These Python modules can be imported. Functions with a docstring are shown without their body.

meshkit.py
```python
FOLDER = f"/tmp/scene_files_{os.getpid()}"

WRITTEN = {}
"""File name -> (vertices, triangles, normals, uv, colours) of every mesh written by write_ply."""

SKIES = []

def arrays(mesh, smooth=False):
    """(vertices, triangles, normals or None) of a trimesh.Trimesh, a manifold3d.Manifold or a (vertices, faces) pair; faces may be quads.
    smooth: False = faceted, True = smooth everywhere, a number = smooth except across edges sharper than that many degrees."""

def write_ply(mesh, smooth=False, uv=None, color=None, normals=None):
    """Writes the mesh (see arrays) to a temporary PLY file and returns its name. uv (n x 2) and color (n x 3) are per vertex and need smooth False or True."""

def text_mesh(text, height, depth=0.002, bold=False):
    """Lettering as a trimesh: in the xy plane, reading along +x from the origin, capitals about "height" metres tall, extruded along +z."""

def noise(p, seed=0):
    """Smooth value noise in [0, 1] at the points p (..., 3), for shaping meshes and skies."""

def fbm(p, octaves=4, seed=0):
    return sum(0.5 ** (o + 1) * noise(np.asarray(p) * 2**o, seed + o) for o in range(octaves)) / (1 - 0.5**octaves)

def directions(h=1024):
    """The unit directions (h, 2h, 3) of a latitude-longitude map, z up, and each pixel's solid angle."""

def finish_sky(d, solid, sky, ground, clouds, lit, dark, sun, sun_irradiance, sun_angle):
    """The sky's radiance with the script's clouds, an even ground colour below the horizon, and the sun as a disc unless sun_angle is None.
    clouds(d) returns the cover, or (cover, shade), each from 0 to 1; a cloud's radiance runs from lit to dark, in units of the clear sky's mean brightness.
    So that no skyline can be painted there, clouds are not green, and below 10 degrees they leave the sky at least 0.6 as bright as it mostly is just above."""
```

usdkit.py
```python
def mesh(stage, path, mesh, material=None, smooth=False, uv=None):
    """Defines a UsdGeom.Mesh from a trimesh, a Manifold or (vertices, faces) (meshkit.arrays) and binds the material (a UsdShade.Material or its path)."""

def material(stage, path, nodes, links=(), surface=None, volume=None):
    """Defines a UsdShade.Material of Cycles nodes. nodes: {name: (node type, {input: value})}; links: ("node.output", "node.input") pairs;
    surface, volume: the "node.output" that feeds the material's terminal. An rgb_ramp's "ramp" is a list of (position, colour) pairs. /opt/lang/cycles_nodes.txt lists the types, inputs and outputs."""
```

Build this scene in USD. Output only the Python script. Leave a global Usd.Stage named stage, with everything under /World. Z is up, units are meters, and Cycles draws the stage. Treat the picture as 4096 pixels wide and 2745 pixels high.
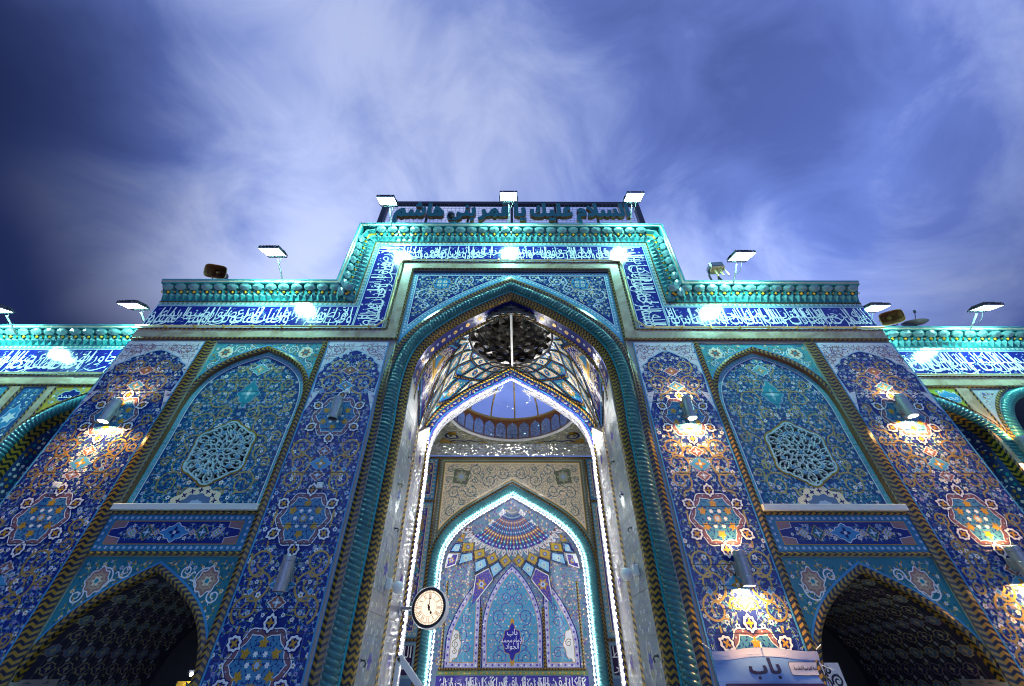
import math, random, unicodedata, glob
import numpy as np, trimesh, shapely
from shapely.geometry import Polygon, LineString, Point, box as sbox, MultiPolygon
from shapely.ops import unary_union
from shapely.prepared import prep
from shapely import affinity
from scipy.interpolate import CubicSpline
from pxr import Usd, UsdGeom, UsdShade, UsdLux, Sdf, Gf, Vt
import usdkit, meshkit

random.seed(3)
stage = Usd.Stage.CreateInMemory()
UsdGeom.SetStageUpAxis(stage, 'Z')
UsdGeom.SetStageMetersPerUnit(stage, 1.0)
UsdGeom.Xform.Define(stage, '/World')
UsdGeom.Scope.Define(stage, '/World/Looks')
PI = math.pi

# ---------------------------------------------------------------- camera
cam = UsdGeom.Camera.Define(stage, '/World/camera')
cam.AddTranslateOp().Set(Gf.Vec3d(0, -6.5, 1.9))
cam.AddRotateXYZOp().Set(Gf.Vec3f(90 + 39.4, 0, -0.19))
cam.CreateFocalLengthAttr(14.015)
cam.CreateHorizontalApertureAttr(36.0)
cam.CreateVerticalApertureAttr(36.0 * 686 / 1024)
cam.CreateClippingRangeAttr(Gf.Vec2f(0.05, 5000))
cam.CreateExposureAttr(0.0)

# ---------------------------------------------------------------- sky at dusk: single scattering below a broken cloud deck
def LK(n): return '/World/Looks/' + n
SUN_EL, SUN_ROT = math.radians(1.5), math.radians(150)
sky_mat = usdkit.material(stage, LK('sky_look'), {
    'sky': ('sky_texture', {'sky_type': 'single_scattering', 'sun_disc': False, 'sun_elevation': SUN_EL, 'sun_rotation': SUN_ROT, 'altitude': 100.0}),
    'tc': ('texture_coordinate', {}),
    'sep': ('separate_xyz', {}),
    'zz': ('math', {'math_type': 'add', 'value2': 0.8}),
    'zm': ('math', {'math_type': 'maximum', 'value2': 0.12}),
    'px': ('math', {'math_type': 'divide'}),
    'py': ('math', {'math_type': 'divide'}),
    'pc': ('combine_xyz', {'z': 0.0}),
    'rot': ('mapping', {'rotation': (0, 0, -0.55), 'scale': (1.0, 1.9, 1.0), 'location': (1.83, 1.04, 6.5)}),
    'n1': ('noise_texture', {'scale': 1.5, 'detail': 3.0, 'roughness': 0.45, 'distortion': 0.5}),
    'n2': ('noise_texture', {'scale': 6.0, 'detail': 9.0, 'roughness': 0.60, 'distortion': 0.7}),
    'mixn': ('math', {'math_type': 'multiply_add', 'value2': 0.36, 'value3': 0.0}),
    'sumn': ('math', {'math_type': 'multiply_add', 'value2': 0.76}),
    'ramp': ('rgb_ramp', {'ramp': [(0.0, (0.05, 0.085, 0.32)), (0.45, (0.085, 0.135, 0.42)), (0.54, (0.135, 0.205, 0.58)), (0.61, (0.26, 0.35, 0.75)), (0.70, (0.48, 0.57, 0.92)), (0.9, (0.62, 0.68, 0.93)), (1.0, (0.70, 0.74, 0.98))]}),
    # the heavy dark bank that stands to the left, and a lighter one to the right
    'bank': ('math', {'math_type': 'multiply_add', 'value2': 0.25, 'value3': 0.0}),
    'bx': ('math', {'math_type': 'add'}),
    'bl': ('map_range', {'range_type': 'smoothstep', 'from_min': -0.45, 'from_max': -0.07, 'to_min': 0.0, 'to_max': 1.0}),
    'br': ('map_range', {'range_type': 'smoothstep', 'from_min': 0.46, 'from_max': 0.82, 'to_min': 1.0, 'to_max': 0.25}),
    'bm': ('math', {'math_type': 'multiply'}),
    'low': ('map_range', {'range_type': 'smoothstep', 'from_min': 0.45, 'from_max': 0.98, 'to_min': 1.40, 'to_max': 0.74}),
    'bm2': ('math', {'math_type': 'multiply', 'value2': 1.0}),
    'cl': ('vector_math', {'math_type': 'scale', 'scale': 12.0}), 'bank_mix': ('mix', {'mix_type': 'mix', 'color1': (0.10, 0.17, 0.66)}), 'fin': ('vector_math', {'math_type': 'scale'}),
    'addsky': ('mix', {'mix_type': 'mix', 'fac': 0.998}),
    'bg': ('background_shader', {'strength': 0.10}),
}, [('tc.generated', 'sep.vector'), ('sep.z', 'zz.value1'), ('zz.value', 'zm.value1'), ('sep.x', 'px.value1'), ('zm.value', 'px.value2'), ('sep.y', 'py.value1'), ('zm.value', 'py.value2'),
    ('px.value', 'pc.x'), ('py.value', 'pc.y'), ('pc.vector', 'rot.vector'), ('rot.vector', 'n1.vector'), ('pc.vector', 'n2.vector'),
    ('n2.fac', 'mixn.value1'), ('n1.fac', 'sumn.value1'), ('mixn.value', 'sumn.value3'), ('sumn.value', 'ramp.fac'),
    ('n1.fac', 'bank.value1'), ('bank.value', 'bx.value1'), ('px.value', 'bx.value2'), ('bx.value', 'bl.value'), ('bx.value', 'br.value'), ('bl.result', 'bm.value1'), ('br.result', 'bm.value2'),
    ('bm.value', 'bm2.value1'), ('sep.z', 'low.value'), ('ramp.color', 'cl.vector1'), ('low.result', 'fin.scale'),
    ('sky.color', 'addsky.color1'), ('cl.vector', 'addsky.color2'), ('bm2.value', 'bank_mix.fac'), ('addsky.color', 'bank_mix.color2'), ('bank_mix.color', 'fin.vector1'), ('fin.vector', 'bg.color')], surface='bg.background')
dome = UsdLux.DomeLight.Define(stage, '/World/sky')
UsdShade.MaterialBindingAPI.Apply(dome.GetPrim()).Bind(sky_mat)
dome.GetPrim().SetCustomDataByKey('kind', 'structure')
dome.GetPrim().SetCustomDataByKey('label', 'blue dusk sky with streaked pale clouds and a dark bank on the left')

# ---------------------------------------------------------------- materials
MATS = {}
def simple(name, col, rough=0.5, metal=0.0, **kw):
    MATS[name] = usdkit.material(stage, LK(name), {'p': ('principled_bsdf', {'base_color': col, 'roughness': rough, 'metallic': metal, **kw}),
        'n': ('noise_texture', {'scale': 14.0, 'detail': 4.0}), 'g': ('geometry', {}), 'r': ('map_range', {'to_min': rough * 0.75, 'to_max': min(1, rough * 1.3)})},
        [('g.position', 'n.vector'), ('n.fac', 'r.value'), ('r.result', 'p.roughness')], surface='p.BSDF')
def painted(name, rough, metal=0.0, spec=0.5, tile=0.27, tilt=0.03, wav=0.03, tint=0.18):
    """Reads each face's own colour; every fired tile sits at its own slight tilt and its glaze ripples."""
    MATS[name] = usdkit.material(stage, LK(name), {
        'a': ('attribute', {'attribute': 'col'}), 'g': ('geometry', {}),
        'q': ('vector_math', {'math_type': 'scale', 'scale': 1.0 / tile}), 'fl': ('vector_math', {'math_type': 'floor'}),
        'qo': ('vector_math', {'math_type': 'add', 'vector2': (0.137, 0.31, 0.171)}),
        'wn': ('white_noise_texture', {'dimensions': '3D'}), 'w0': ('vector_math', {'math_type': 'subtract', 'vector2': (0.5, 0.5, 0.5)}), 'w1': ('vector_math', {'math_type': 'scale', 'scale': tilt}),
        'n': ('noise_texture', {'scale': 16.0, 'detail': 3.0, 'roughness': 0.6}), 'n0': ('vector_math', {'math_type': 'subtract', 'vector2': (0.5, 0.5, 0.5)}), 'n1': ('vector_math', {'math_type': 'scale', 'scale': wav}),
        'm': ('noise_texture', {'scale': 70.0, 'detail': 2.0}), 'm0': ('vector_math', {'math_type': 'subtract', 'vector2': (0.5, 0.5, 0.5)}), 'm1': ('vector_math', {'math_type': 'scale', 'scale': wav * 1.6}),
        's1': ('vector_math', {'math_type': 'add'}), 's2': ('vector_math', {'math_type': 'add'}), 's3': ('vector_math', {'math_type': 'add'}), 'nn': ('vector_math', {'math_type': 'normalize'}),
        'd': ('noise_texture', {'scale': 2.3, 'detail': 5.0}), 'dr': ('map_range', {'to_min': 1 - tint * 1.6, 'to_max': 1 + tint}),
        'cc': ('vector_math', {'math_type': 'scale'}),
        'rr': ('map_range', {'to_min': rough * 0.6, 'to_max': rough * 1.5}),
        'p': ('principled_bsdf', {'roughness': rough, 'metallic': metal, 'specular_ior_level': spec}),
    }, [('g.position', 'q.vector1'), ('q.vector', 'qo.vector1'), ('qo.vector', 'fl.vector1'), ('fl.vector', 'wn.vector'), ('wn.color', 'w0.vector1'), ('w0.vector', 'w1.vector1'),
        ('g.position', 'n.vector'), ('n.color', 'n0.vector1'), ('n0.vector', 'n1.vector1'), ('g.position', 'm.vector'), ('m.color', 'm0.vector1'), ('m0.vector', 'm1.vector1'),
        ('w1.vector', 's1.vector1'), ('n1.vector', 's1.vector2'), ('s1.vector', 's2.vector1'), ('m1.vector', 's2.vector2'), ('s2.vector', 's3.vector1'), ('g.normal', 's3.vector2'), ('s3.vector', 'nn.vector1'), ('nn.vector', 'p.normal'),
        ('g.position', 'd.vector'), ('d.fac', 'dr.value'), ('a.color', 'cc.vector1'), ('dr.result', 'cc.scale'), ('cc.vector', 'p.base_color'), ('d.fac', 'rr.value'), ('rr.result', 'p.roughness')], surface='p.BSDF')
painted('glaze', 0.13, tilt=0.035, wav=0.035)
painted('satin', 0.36, tilt=0.03, wav=0.06, spec=0.4)
painted('gilt', 0.26, metal=0.55, tilt=0.035, wav=0.10)
painted('dark_glass', 0.16, metal=0.25, tilt=0.0, wav=0.02, spec=0.6)
painted('moulded_glaze', 0.2, tilt=0.0, wav=0.03, tint=0.25)
painted('paint', 0.5, tilt=0.0, wav=0.0, tint=0.08)
painted('vinyl', 0.22, tilt=0.0, wav=0.05, tint=0.05)
MATS['marble'] = usdkit.material(stage, LK('marble'), {
    'g': ('geometry', {}), 'n': ('noise_texture', {'scale': 1.6, 'detail': 8.0, 'roughness': 0.62, 'distortion': 1.4}), 'm': ('noise_texture', {'scale': 9.0, 'detail': 4.0}),
    'r': ('rgb_ramp', {'ramp': [(0.2, (0.28, 0.17, 0.10)), (0.42, (0.40, 0.28, 0.19)), (0.55, (0.52, 0.42, 0.32)), (0.8, (0.33, 0.22, 0.14))]}),
    'b': ('mix', {'mix_type': 'multiply', 'fac': 0.25}), 'p': ('principled_bsdf', {'roughness': 0.3})},
    [('g.position', 'n.vector'), ('g.position', 'm.vector'), ('n.fac', 'r.fac'), ('r.color', 'b.color1'), ('m.color', 'b.color2'), ('b.color', 'p.base_color')], surface='p.BSDF')
MATS['paving'] = usdkit.material(stage, LK('paving'), {
    'g': ('geometry', {}), 'b': ('brick_texture', {'color1': (0.42, 0.40, 0.38), 'color2': (0.5, 0.48, 0.45), 'mortar': (0.2, 0.19, 0.18), 'scale': 1.0, 'mortar_size': 0.006, 'brick_width': 1.2, 'row_height': 0.6}),
    'p': ('principled_bsdf', {'roughness': 0.25})}, [('g.position', 'b.vector'), ('b.color', 'p.base_color')], surface='p.BSDF')
def mosaic(name, scale, tilt, tint, rough=0.09):
    MATS[name] = usdkit.material(stage, LK(name), {
        'g': ('geometry', {}), 'mp': ('mapping', {'scale': (1.0, 1.0, 2.2)}), 'v': ('voronoi_texture', {'scale': scale}), 'w0': ('vector_math', {'math_type': 'subtract', 'vector2': (0.5, 0.5, 0.5)}), 'w1': ('vector_math', {'math_type': 'scale', 'scale': tilt}),
        's': ('vector_math', {'math_type': 'add'}), 'nn': ('vector_math', {'math_type': 'normalize'}),
        'hs': ('separate_color', {}), 'rp': ('rgb_ramp', {'ramp': [(0.0, tuple(0.55 * q for q in tint)), (0.4, tint), (1.0, tuple(min(0.9, 1.3 * q) for q in tint))]}), 'p': ('principled_bsdf', {'metallic': 0.85, 'roughness': rough})},
        [('g.position', 'mp.vector'), ('mp.vector', 'v.vector'), ('v.color', 'w0.vector1'), ('w0.vector', 'w1.vector1'), ('w1.vector', 's.vector1'), ('g.normal', 's.vector2'), ('s.vector', 'nn.vector1'), ('nn.vector', 'p.normal'),
         ('v.color', 'hs.color'), ('hs.r', 'rp.fac'), ('rp.color', 'p.base_color')], surface='p.BSDF')
mosaic('mirror_mosaic', 22.0, 0.5, (0.62, 0.62, 0.52))
mosaic('blue_mirror', 26.0, 0.45, (0.42, 0.55, 0.72))
mosaic('dark_mirror', 11.0, 0.55, (0.012, 0.011, 0.012), rough=0.2)
simple('white_marble', (0.62, 0.62, 0.60), 0.35)
simple('steel', (0.30, 0.32, 0.36), 0.35, 0.5)
simple('dark_steel', (0.05, 0.055, 0.065), 0.45, 0.4)
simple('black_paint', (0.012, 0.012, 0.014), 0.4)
simple('white_plastic', (0.72, 0.72, 0.70), 0.35)
simple('horn_plastic', (0.33, 0.22, 0.09), 0.45)
simple('brass', (0.75, 0.52, 0.18), 0.28, 0.9)
simple('pipe_paint', (0.72, 0.58, 0.30), 0.3, 0.4)
simple('brown_wood_throat_shade', (0.16, 0.06, 0.025), 0.45)
simple('plaster', (0.45, 0.42, 0.38), 0.8)
simple('wire_coat', (0.35, 0.36, 0.40), 0.4, 0.5)
simple('dish_grey', (0.16, 0.16, 0.17), 0.5, 0.2)
def glow(name, col, strength):
    MATS[name] = usdkit.material(stage, LK(name), {'e': ('emission', {'color': col, 'strength': strength})}, [], surface='e.emission')
glow('flood_glow', (0.38, 1.0, 0.80), 270.0)
glow('bulb_glow', (1.0, 0.97, 0.92), 215.0)
glow('niche_bulb_glow', (0.99, 0.98, 0.97), 95.0)
glow('warm_glow', (1.0, 0.55, 0.19), 1050.0)
glow('warm_glow_up', (1.0, 0.55, 0.19), 480.0)
glow('dial_glow', (1.0, 0.78, 0.58), 1.5)
glow('tube_glow', (1.0, 0.97, 0.88), 60.0)
MATS['frosted_glass'] = usdkit.material(stage, LK('frosted_glass'), {
    't': ('transparent_bsdf', {'color': (0.93, 0.96, 1.0)}), 'l': ('translucent_bsdf', {'color': (0.85, 0.88, 0.95)}), 'gl': ('glossy_bsdf', {'color': (0.9, 0.9, 0.9), 'roughness': 0.08}), 'f': ('fresnel', {'IOR': 1.45}),
    'm1': ('mix_closure', {'fac': 0.4}), 'm2': ('mix_closure', {})},
    [('t.BSDF', 'm1.closure1'), ('l.BSDF', 'm1.closure2'), ('m1.closure', 'm2.closure1'), ('gl.BSDF', 'm2.closure2'), ('f.fac', 'm2.fac')], surface='m2.closure')

# ---------------------------------------------------------------- colours of the glazes
COBALT = (0.013, 0.028, 0.185); NAVY = (0.010, 0.015, 0.12); TURQ = (0.02, 0.27, 0.33); DTURQ = (0.008, 0.12, 0.15); LBLUE = (0.13, 0.33, 0.58); SKYB = (0.06, 0.28, 0.52)
WHITE = (0.78, 0.80, 0.80); PALE = (0.36, 0.50, 0.66); GOLD = (0.56, 0.37, 0.10); OCHRE = (0.46, 0.26, 0.025); RUST = (0.26, 0.115, 0.085); MAUVE = (0.30, 0.15, 0.22); GREEN = (0.26, 0.38, 0.06)
CREAM = (0.80, 0.69, 0.46); BLACK = (0.012, 0.015, 0.022); YELLOW = (0.27, 0.165, 0.018); PURPLE = (0.08, 0.05, 0.32); GREY = (0.42, 0.46, 0.5); ORANGE = (0.5, 0.24, 0.08); LEAF = (0.06, 0.28, 0.46)

# ---------------------------------------------------------------- naming
COUNT = {}
def numbered(parent, name):
    k = (parent, name); n = COUNT.get(k, 0); COUNT[k] = n + 1
    return f'{parent}/{name}' if n == 0 else f'{parent}/{name}_{n:03d}'
def pathof(p): return '/World' if p is None else (p if isinstance(p, str) else str(p.GetPath()))
def tag(o, label=None, cat=None, group=None, kind=None):
    p = o.GetPrim() if hasattr(o, 'GetPrim') else o
    for k, v in (('label', label), ('category', cat), ('group', group), ('kind', kind)):
        if v: p.SetCustomDataByKey(k, v)
    return p
def thing(name, label, cat, loc=(0, 0, 0), rz=0.0, group=None):
    x = UsdGeom.Xform.Define(stage, numbered('/World', name))
    x.AddTranslateOp().Set(Gf.Vec3d(*map(float, loc)))
    if rz: x.AddRotateZOp().Set(float(rz))
    return tag(x, label, cat, group)
def copy_of(root, loc, rz=0.0, label=None, group=None, name=None):
    r = thing(name or root.GetName(), label, root.GetCustomDataByKey('category'), loc, rz, group or root.GetCustomDataByKey('group'))
    r.GetReferences().AddInternalReference(root.GetPath()); r.SetInstanceable(True)
    return r

def tri(poly):
    v, f = trimesh.creation.triangulate_polygon(poly, engine='earcut')
    return np.asarray(v), np.asarray(f)
def polys(g):
    if g is None or g.is_empty: return []
    if g.geom_type == 'Polygon': return [g]
    return [x for x in getattr(g, 'geoms', []) for x in polys(x)] if g.geom_type != 'LineString' else []

class FR:
    """A plane of the building: local u (right), v (up), w (out of the wall)."""
    def __init__(s, O, U, V, N): s.O, s.U, s.V, s.N = (np.array(a, float) for a in (O, U, V, N))
    def __call__(s, p, w=0.0):
        p = np.asarray(p, float)
        return s.O + p[:, :1] * s.U + p[:, 1:2] * s.V + (np.asarray(w).reshape(-1, 1) if np.ndim(w) else w) * s.N
def front(y): return FR((0, y, 0), (1, 0, 0), (0, 0, 1), (0, -1, 0))

STUFF_PARTS = {'painted_leaves', 'fine_tendrils', 'painted_blossoms', 'blossom_hearts', 'scrolling_vine', 'white_corner', 'field_border', 'fine_strokes', 'lettering', 'border_ornament', 'vault_ornament', 'band_blossoms', 'reveal_blossoms', 'panel_border', 'striped_trim', 'striped_rib', 'frieze_field', 'muqarnas_row', 'zigzag_border', 'numerals', 'lotus_foot', 'strip_field', 'shell_blossoms'}
class MB:
    def __init__(s): s.v, s.f, s.c, s.n = [], [], [], 0
    def add(s, v, f, col=(0.5, 0.5, 0.5)):
        v = np.asarray(v, float); f = np.asarray(f, int)
        if len(f) == 0: return s
        if f.shape[1] == 4: f = np.vstack([f[:, [0, 1, 2]], f[:, [0, 2, 3]]])
        s.v.append(v); s.f.append(f + s.n); s.c.append(np.tile(np.asarray(col, float), (len(v), 1)) if np.ndim(col) == 1 else np.asarray(col, float)); s.n += len(v)
        return s
    def mesh(s, m, col=(0.5, 0.5, 0.5)): return s.add(m.vertices, m.faces, col)
    def box(s, x0, x1, y0, y1, z0, z1, col=(0.5, 0.5, 0.5), ch=0.0):
        m = trimesh.creation.box((x1 - x0, y1 - y0, z1 - z0))
        if ch:
            c = np.array(m.vertices); e = np.array((x1 - x0, y1 - y0, z1 - z0)) / 2
            pts = np.vstack([np.sign(c) * (e - ch * (1 - np.eye(3)[k])) for k in range(3)])
            m = trimesh.convex.convex_hull(pts)
        v = np.array(m.vertices) + ((x0 + x1) / 2, (y0 + y1) / 2, (z0 + z1) / 2)
        return s.add(v, m.faces, col)
    def flat(s, geom, fr, w, col):
        for p in polys(geom):
            if p.area < 1e-6: continue
            try: v, f = tri(p)
            except Exception: continue
            s.add(fr(v, w), f, col)
        return s
    def slab(s, geom, fr, w0, w1, col, side=None):
        s.flat(geom, fr, w1, col)
        for p in polys(geom):
            for ring in [p.exterior, *p.interiors]:
                c = np.array(ring.coords)[:, :2]; n = len(c)
                v = np.vstack([fr(c, w0), fr(c, w1)])
                i = np.arange(n - 1)
                s.add(v, np.stack([i, i + 1, i + 1 + n, i + n], 1), side or col)
        return s
    def grid(s, P, col):
        P = np.asarray(P, float); a, b = P.shape[:2]
        i = np.arange(a * b).reshape(a, b)
        return s.add(P.reshape(-1, 3), np.stack([i[:-1, :-1], i[1:, :-1], i[1:, 1:], i[:-1, 1:]], -1).reshape(-1, 4), col)
    def tube(s, path, r, n=8, col=(0.5, 0.5, 0.5), caps=True):
        P = np.asarray(path, float); m = len(P)
        T = np.gradient(P, axis=0); T /= np.maximum(np.linalg.norm(T, axis=1, keepdims=True), 1e-9)
        a = np.array((0, 0, 1.0)) if abs(T[0][2]) < 0.9 else np.array((1.0, 0, 0))
        rr = np.broadcast_to(np.asarray(r, float), (m,))
        G = []
        for k in range(m):
            u = np.cross(T[k], a); u /= np.linalg.norm(u); w = np.cross(u, T[k]); a = w
            th = np.linspace(0, 2 * PI, n + 1)
            G.append(P[k] + rr[k] * (np.cos(th)[:, None] * u + np.sin(th)[:, None] * w))
        s.grid(np.array(G), col)
        if caps:
            for k in (0, -1):
                s.add(np.vstack([G[k][:-1], P[k]]), [(j, (j + 1) % n, n) for j in range(n)], col)
        return s
    def lathe(s, prof, n=24, col=(0.5, 0.5, 0.5), O=(0, 0, 0), axis=(0, 0, 1.0)):
        ax = np.array(axis, float); ax /= np.linalg.norm(ax)
        u = np.cross(ax, (1.0, 0, 0) if abs(ax[0]) < 0.8 else (0, 1.0, 0)); u /= np.linalg.norm(u); w = np.cross(ax, u)
        th = np.linspace(0, 2 * PI, n + 1)
        G = np.array([np.array(O) + h * ax + r * (np.cos(th)[:, None] * u + np.sin(th)[:, None] * w) for r, h in prof])
        return s.grid(G, col)
    def build(s, name, mat, parent=None, smooth=False):
        if not s.v: return None
        v, f, c = np.vstack(s.v), np.vstack(s.f), np.vstack(s.c)
        use, f = np.unique(f, return_inverse=True); f = f.reshape(-1, 3); v, c = v[use], c[use]
        path = numbered(pathof(parent), name)
        m = usdkit.mesh(stage, path, (v, f), MATS[mat], smooth=smooth)
        if name in STUFF_PARTS: m.GetPrim().SetCustomDataByKey('kind', 'stuff')
        UsdGeom.PrimvarsAPI(m).CreatePrimvar('col', Sdf.ValueTypeNames.Color3fArray, 'vertex').Set(Vt.Vec3fArray.FromNumpy(c.astype(np.float32)))
        return m.GetPrim()

# ---------------------------------------------------------------- curves of the arches (right half from the springing up to the point)
def spline(pts, n=40):
    p = np.array(pts, float); t = np.r_[0, np.cumsum(np.linalg.norm(np.diff(p, axis=0), axis=1))]
    cs = CubicSpline(t, p, bc_type='natural'); return cs(np.linspace(0, t[-1], n))
def half_offset(h, o):
    """Offset of a right half arch (outwards for o > 0), kept on the right of its axis."""
    T = np.gradient(h, axis=0); T /= np.linalg.norm(T, axis=1, keepdims=True)
    q = h + o * np.stack([T[:, 1], -T[:, 0]], 1)
    t = (h[-1] - h[-2]); t /= np.linalg.norm(t)
    q[-1] = (0.0, h[-1][1] + o / max(abs(t[0]), 0.3))
    k = q[:, 0] > 1e-3; k[-1] = True
    return q[k]
def full(h, cx=0.0, base=None):
    h = np.array(h)
    if base is not None: h = np.vstack([[h[0][0], base], h])
    l = h[::-1][1:] * (-1, 1)
    return np.vstack([h, l]) + (cx, 0)
def resample(p, step):
    d = np.r_[0, np.cumsum(np.linalg.norm(np.diff(p, axis=0), axis=1))]
    t = np.linspace(0, d[-1], max(2, int(round(d[-1] / step)) + 1))
    return np.stack([np.interp(t, d, p[:, k]) for k in range(p.shape[1])], 1)
def miter(p, o):
    """Points of an open polyline moved sideways by o (to the right of the direction of travel)."""
    p = np.asarray(p, float); d = np.diff(p, axis=0); d /= np.linalg.norm(d, axis=1, keepdims=True)
    n = np.stack([d[:, 1], -d[:, 0]], 1); q = np.empty_like(p)
    q[0], q[-1] = p[0] + o * n[0], p[-1] + o * n[-1]
    m = n[:-1] + n[1:]; m /= np.linalg.norm(m, axis=1, keepdims=True)
    q[1:-1] = p[1:-1] + o * m / np.maximum((m * n[1:]).sum(1, keepdims=True), 0.35)
    return q
def rails_striped(mb, rails, period, cols, slant=1.0):
    """Stripes across a strip given by its rails (k+1 polylines of n points each): a herringbone when it has several columns."""
    R = [np.asarray(r, float) for r in rails]; mid = R[len(R) // 2]
    d = np.r_[0, np.cumsum(np.linalg.norm(np.diff(mid, axis=0), axis=1))]; L = d[-1]
    if L < 1e-3: return
    n = max(2, int(round(L / period))); e = np.linspace(0, L, n * len(cols) + 1)
    def at(r, s): return np.stack([np.interp(np.clip(s, 0, L), d, r[:, k]) for k in range(3)], 1)
    sh = slant * period * 0.5
    off = [sh * (j % 2) for j in range(len(R))]
    e = np.r_[e[0] - period / len(cols) * np.arange(len(cols), 0, -1), e, ] if slant else e
    for j in range(len(R) - 1):
        A, B = at(R[j], e + off[j]), at(R[j + 1], e + off[j + 1])
        for k in range(len(cols)):
            i = np.arange(k, len(e) - 1, len(cols))
            v = np.stack([A[i], A[i + 1], B[i + 1], B[i]], 1).reshape(-1, 3)
            mb.add(v, np.arange(len(v)).reshape(-1, 4), cols[k])
def trim(mb, path, offs, ys, period=0.085, cols=(YELLOW, BLACK), slant=1.0, edge=None):
    """A striped trim that follows a polyline (x, z) of the wall; offs sideways, ys its depth at each rail."""
    rails = [np.column_stack([miter(path, o)[:, 0], np.full(len(path), y), miter(path, o)[:, 1]]) for o, y in zip(offs, ys)]
    rails_striped(mb, rails, period, cols, slant)
    if edge is not None:
        w = 0.016
        for o, y, sg in ((offs[0], ys[0], -1), (offs[-1], ys[-1], 1)):
            a, b = miter(path, o), miter(path, o + sg * w)
            mb.grid([np.column_stack([q[:, 0], np.full(len(q), y + 0.001), q[:, 1]]) for q in (a, b)], edge)
def ribbon(mb, path, o0, o1, y0, y1, col):
    a, b = miter(path, o0), miter(path, o1)
    mb.grid([np.column_stack([a[:, 0], np.full(len(a), y0), a[:, 1]]), np.column_stack([b[:, 0], np.full(len(b), y1), b[:, 1]])], col)
def rope(mb, path, y, R, pitch, col, twist=1.25, nphi=18, step=None):
    p = resample(np.asarray(path, float), step or pitch / 7.0)
    T = np.gradient(p, axis=0); T /= np.linalg.norm(T, axis=1, keepdims=True)
    N = np.stack([T[:, 1], -T[:, 0]], 1)
    s = np.r_[0, np.cumsum(np.linalg.norm(np.diff(p, axis=0), axis=1))]
    ph = np.linspace(-0.62 * PI, 0.62 * PI, nphi)
    r = R * (0.70 + 0.30 * np.abs(np.sin(PI * s[:, None] / pitch + twist * ph[None])) ** 0.8)
    X = p[:, 0][:, None] + r * np.sin(ph) * N[:, 0][:, None]
    Z = p[:, 1][:, None] + r * np.sin(ph) * N[:, 1][:, None]
    Y = y - r * np.cos(ph)
    mb.grid(np.stack([X, Y, Z], -1), col)

# ---------------------------------------------------------------- ornament (plane shapes of the fired design)
def flower(x, y, r, n=5, rot=0.0):
    th = np.linspace(0, 2 * PI, n * 4, endpoint=False)
    rr = r * (0.60 + 0.40 * np.abs(np.cos(n * (th - rot) / 2)))
    return Polygon(np.column_stack([x + rr * np.cos(th), y + rr * np.sin(th)]))
def disc(x, y, r, n=8):
    th = np.linspace(0, 2 * PI, n, endpoint=False); return Polygon(np.column_stack([x + r * np.cos(th), y + r * np.sin(th)]))
def leaf(x, y, L, W, a):
    t = np.array([(0, 0), (0.25, 0.42), (0.55, 0.5), (1.0, 0.0), (0.55, -0.5), (0.25, -0.42)]) * (L, W)
    c, s = math.cos(a), math.sin(a)
    return Polygon(np.column_stack([x + t[:, 0] * c - t[:, 1] * s, y + t[:, 0] * s + t[:, 1] * c]))
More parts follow.
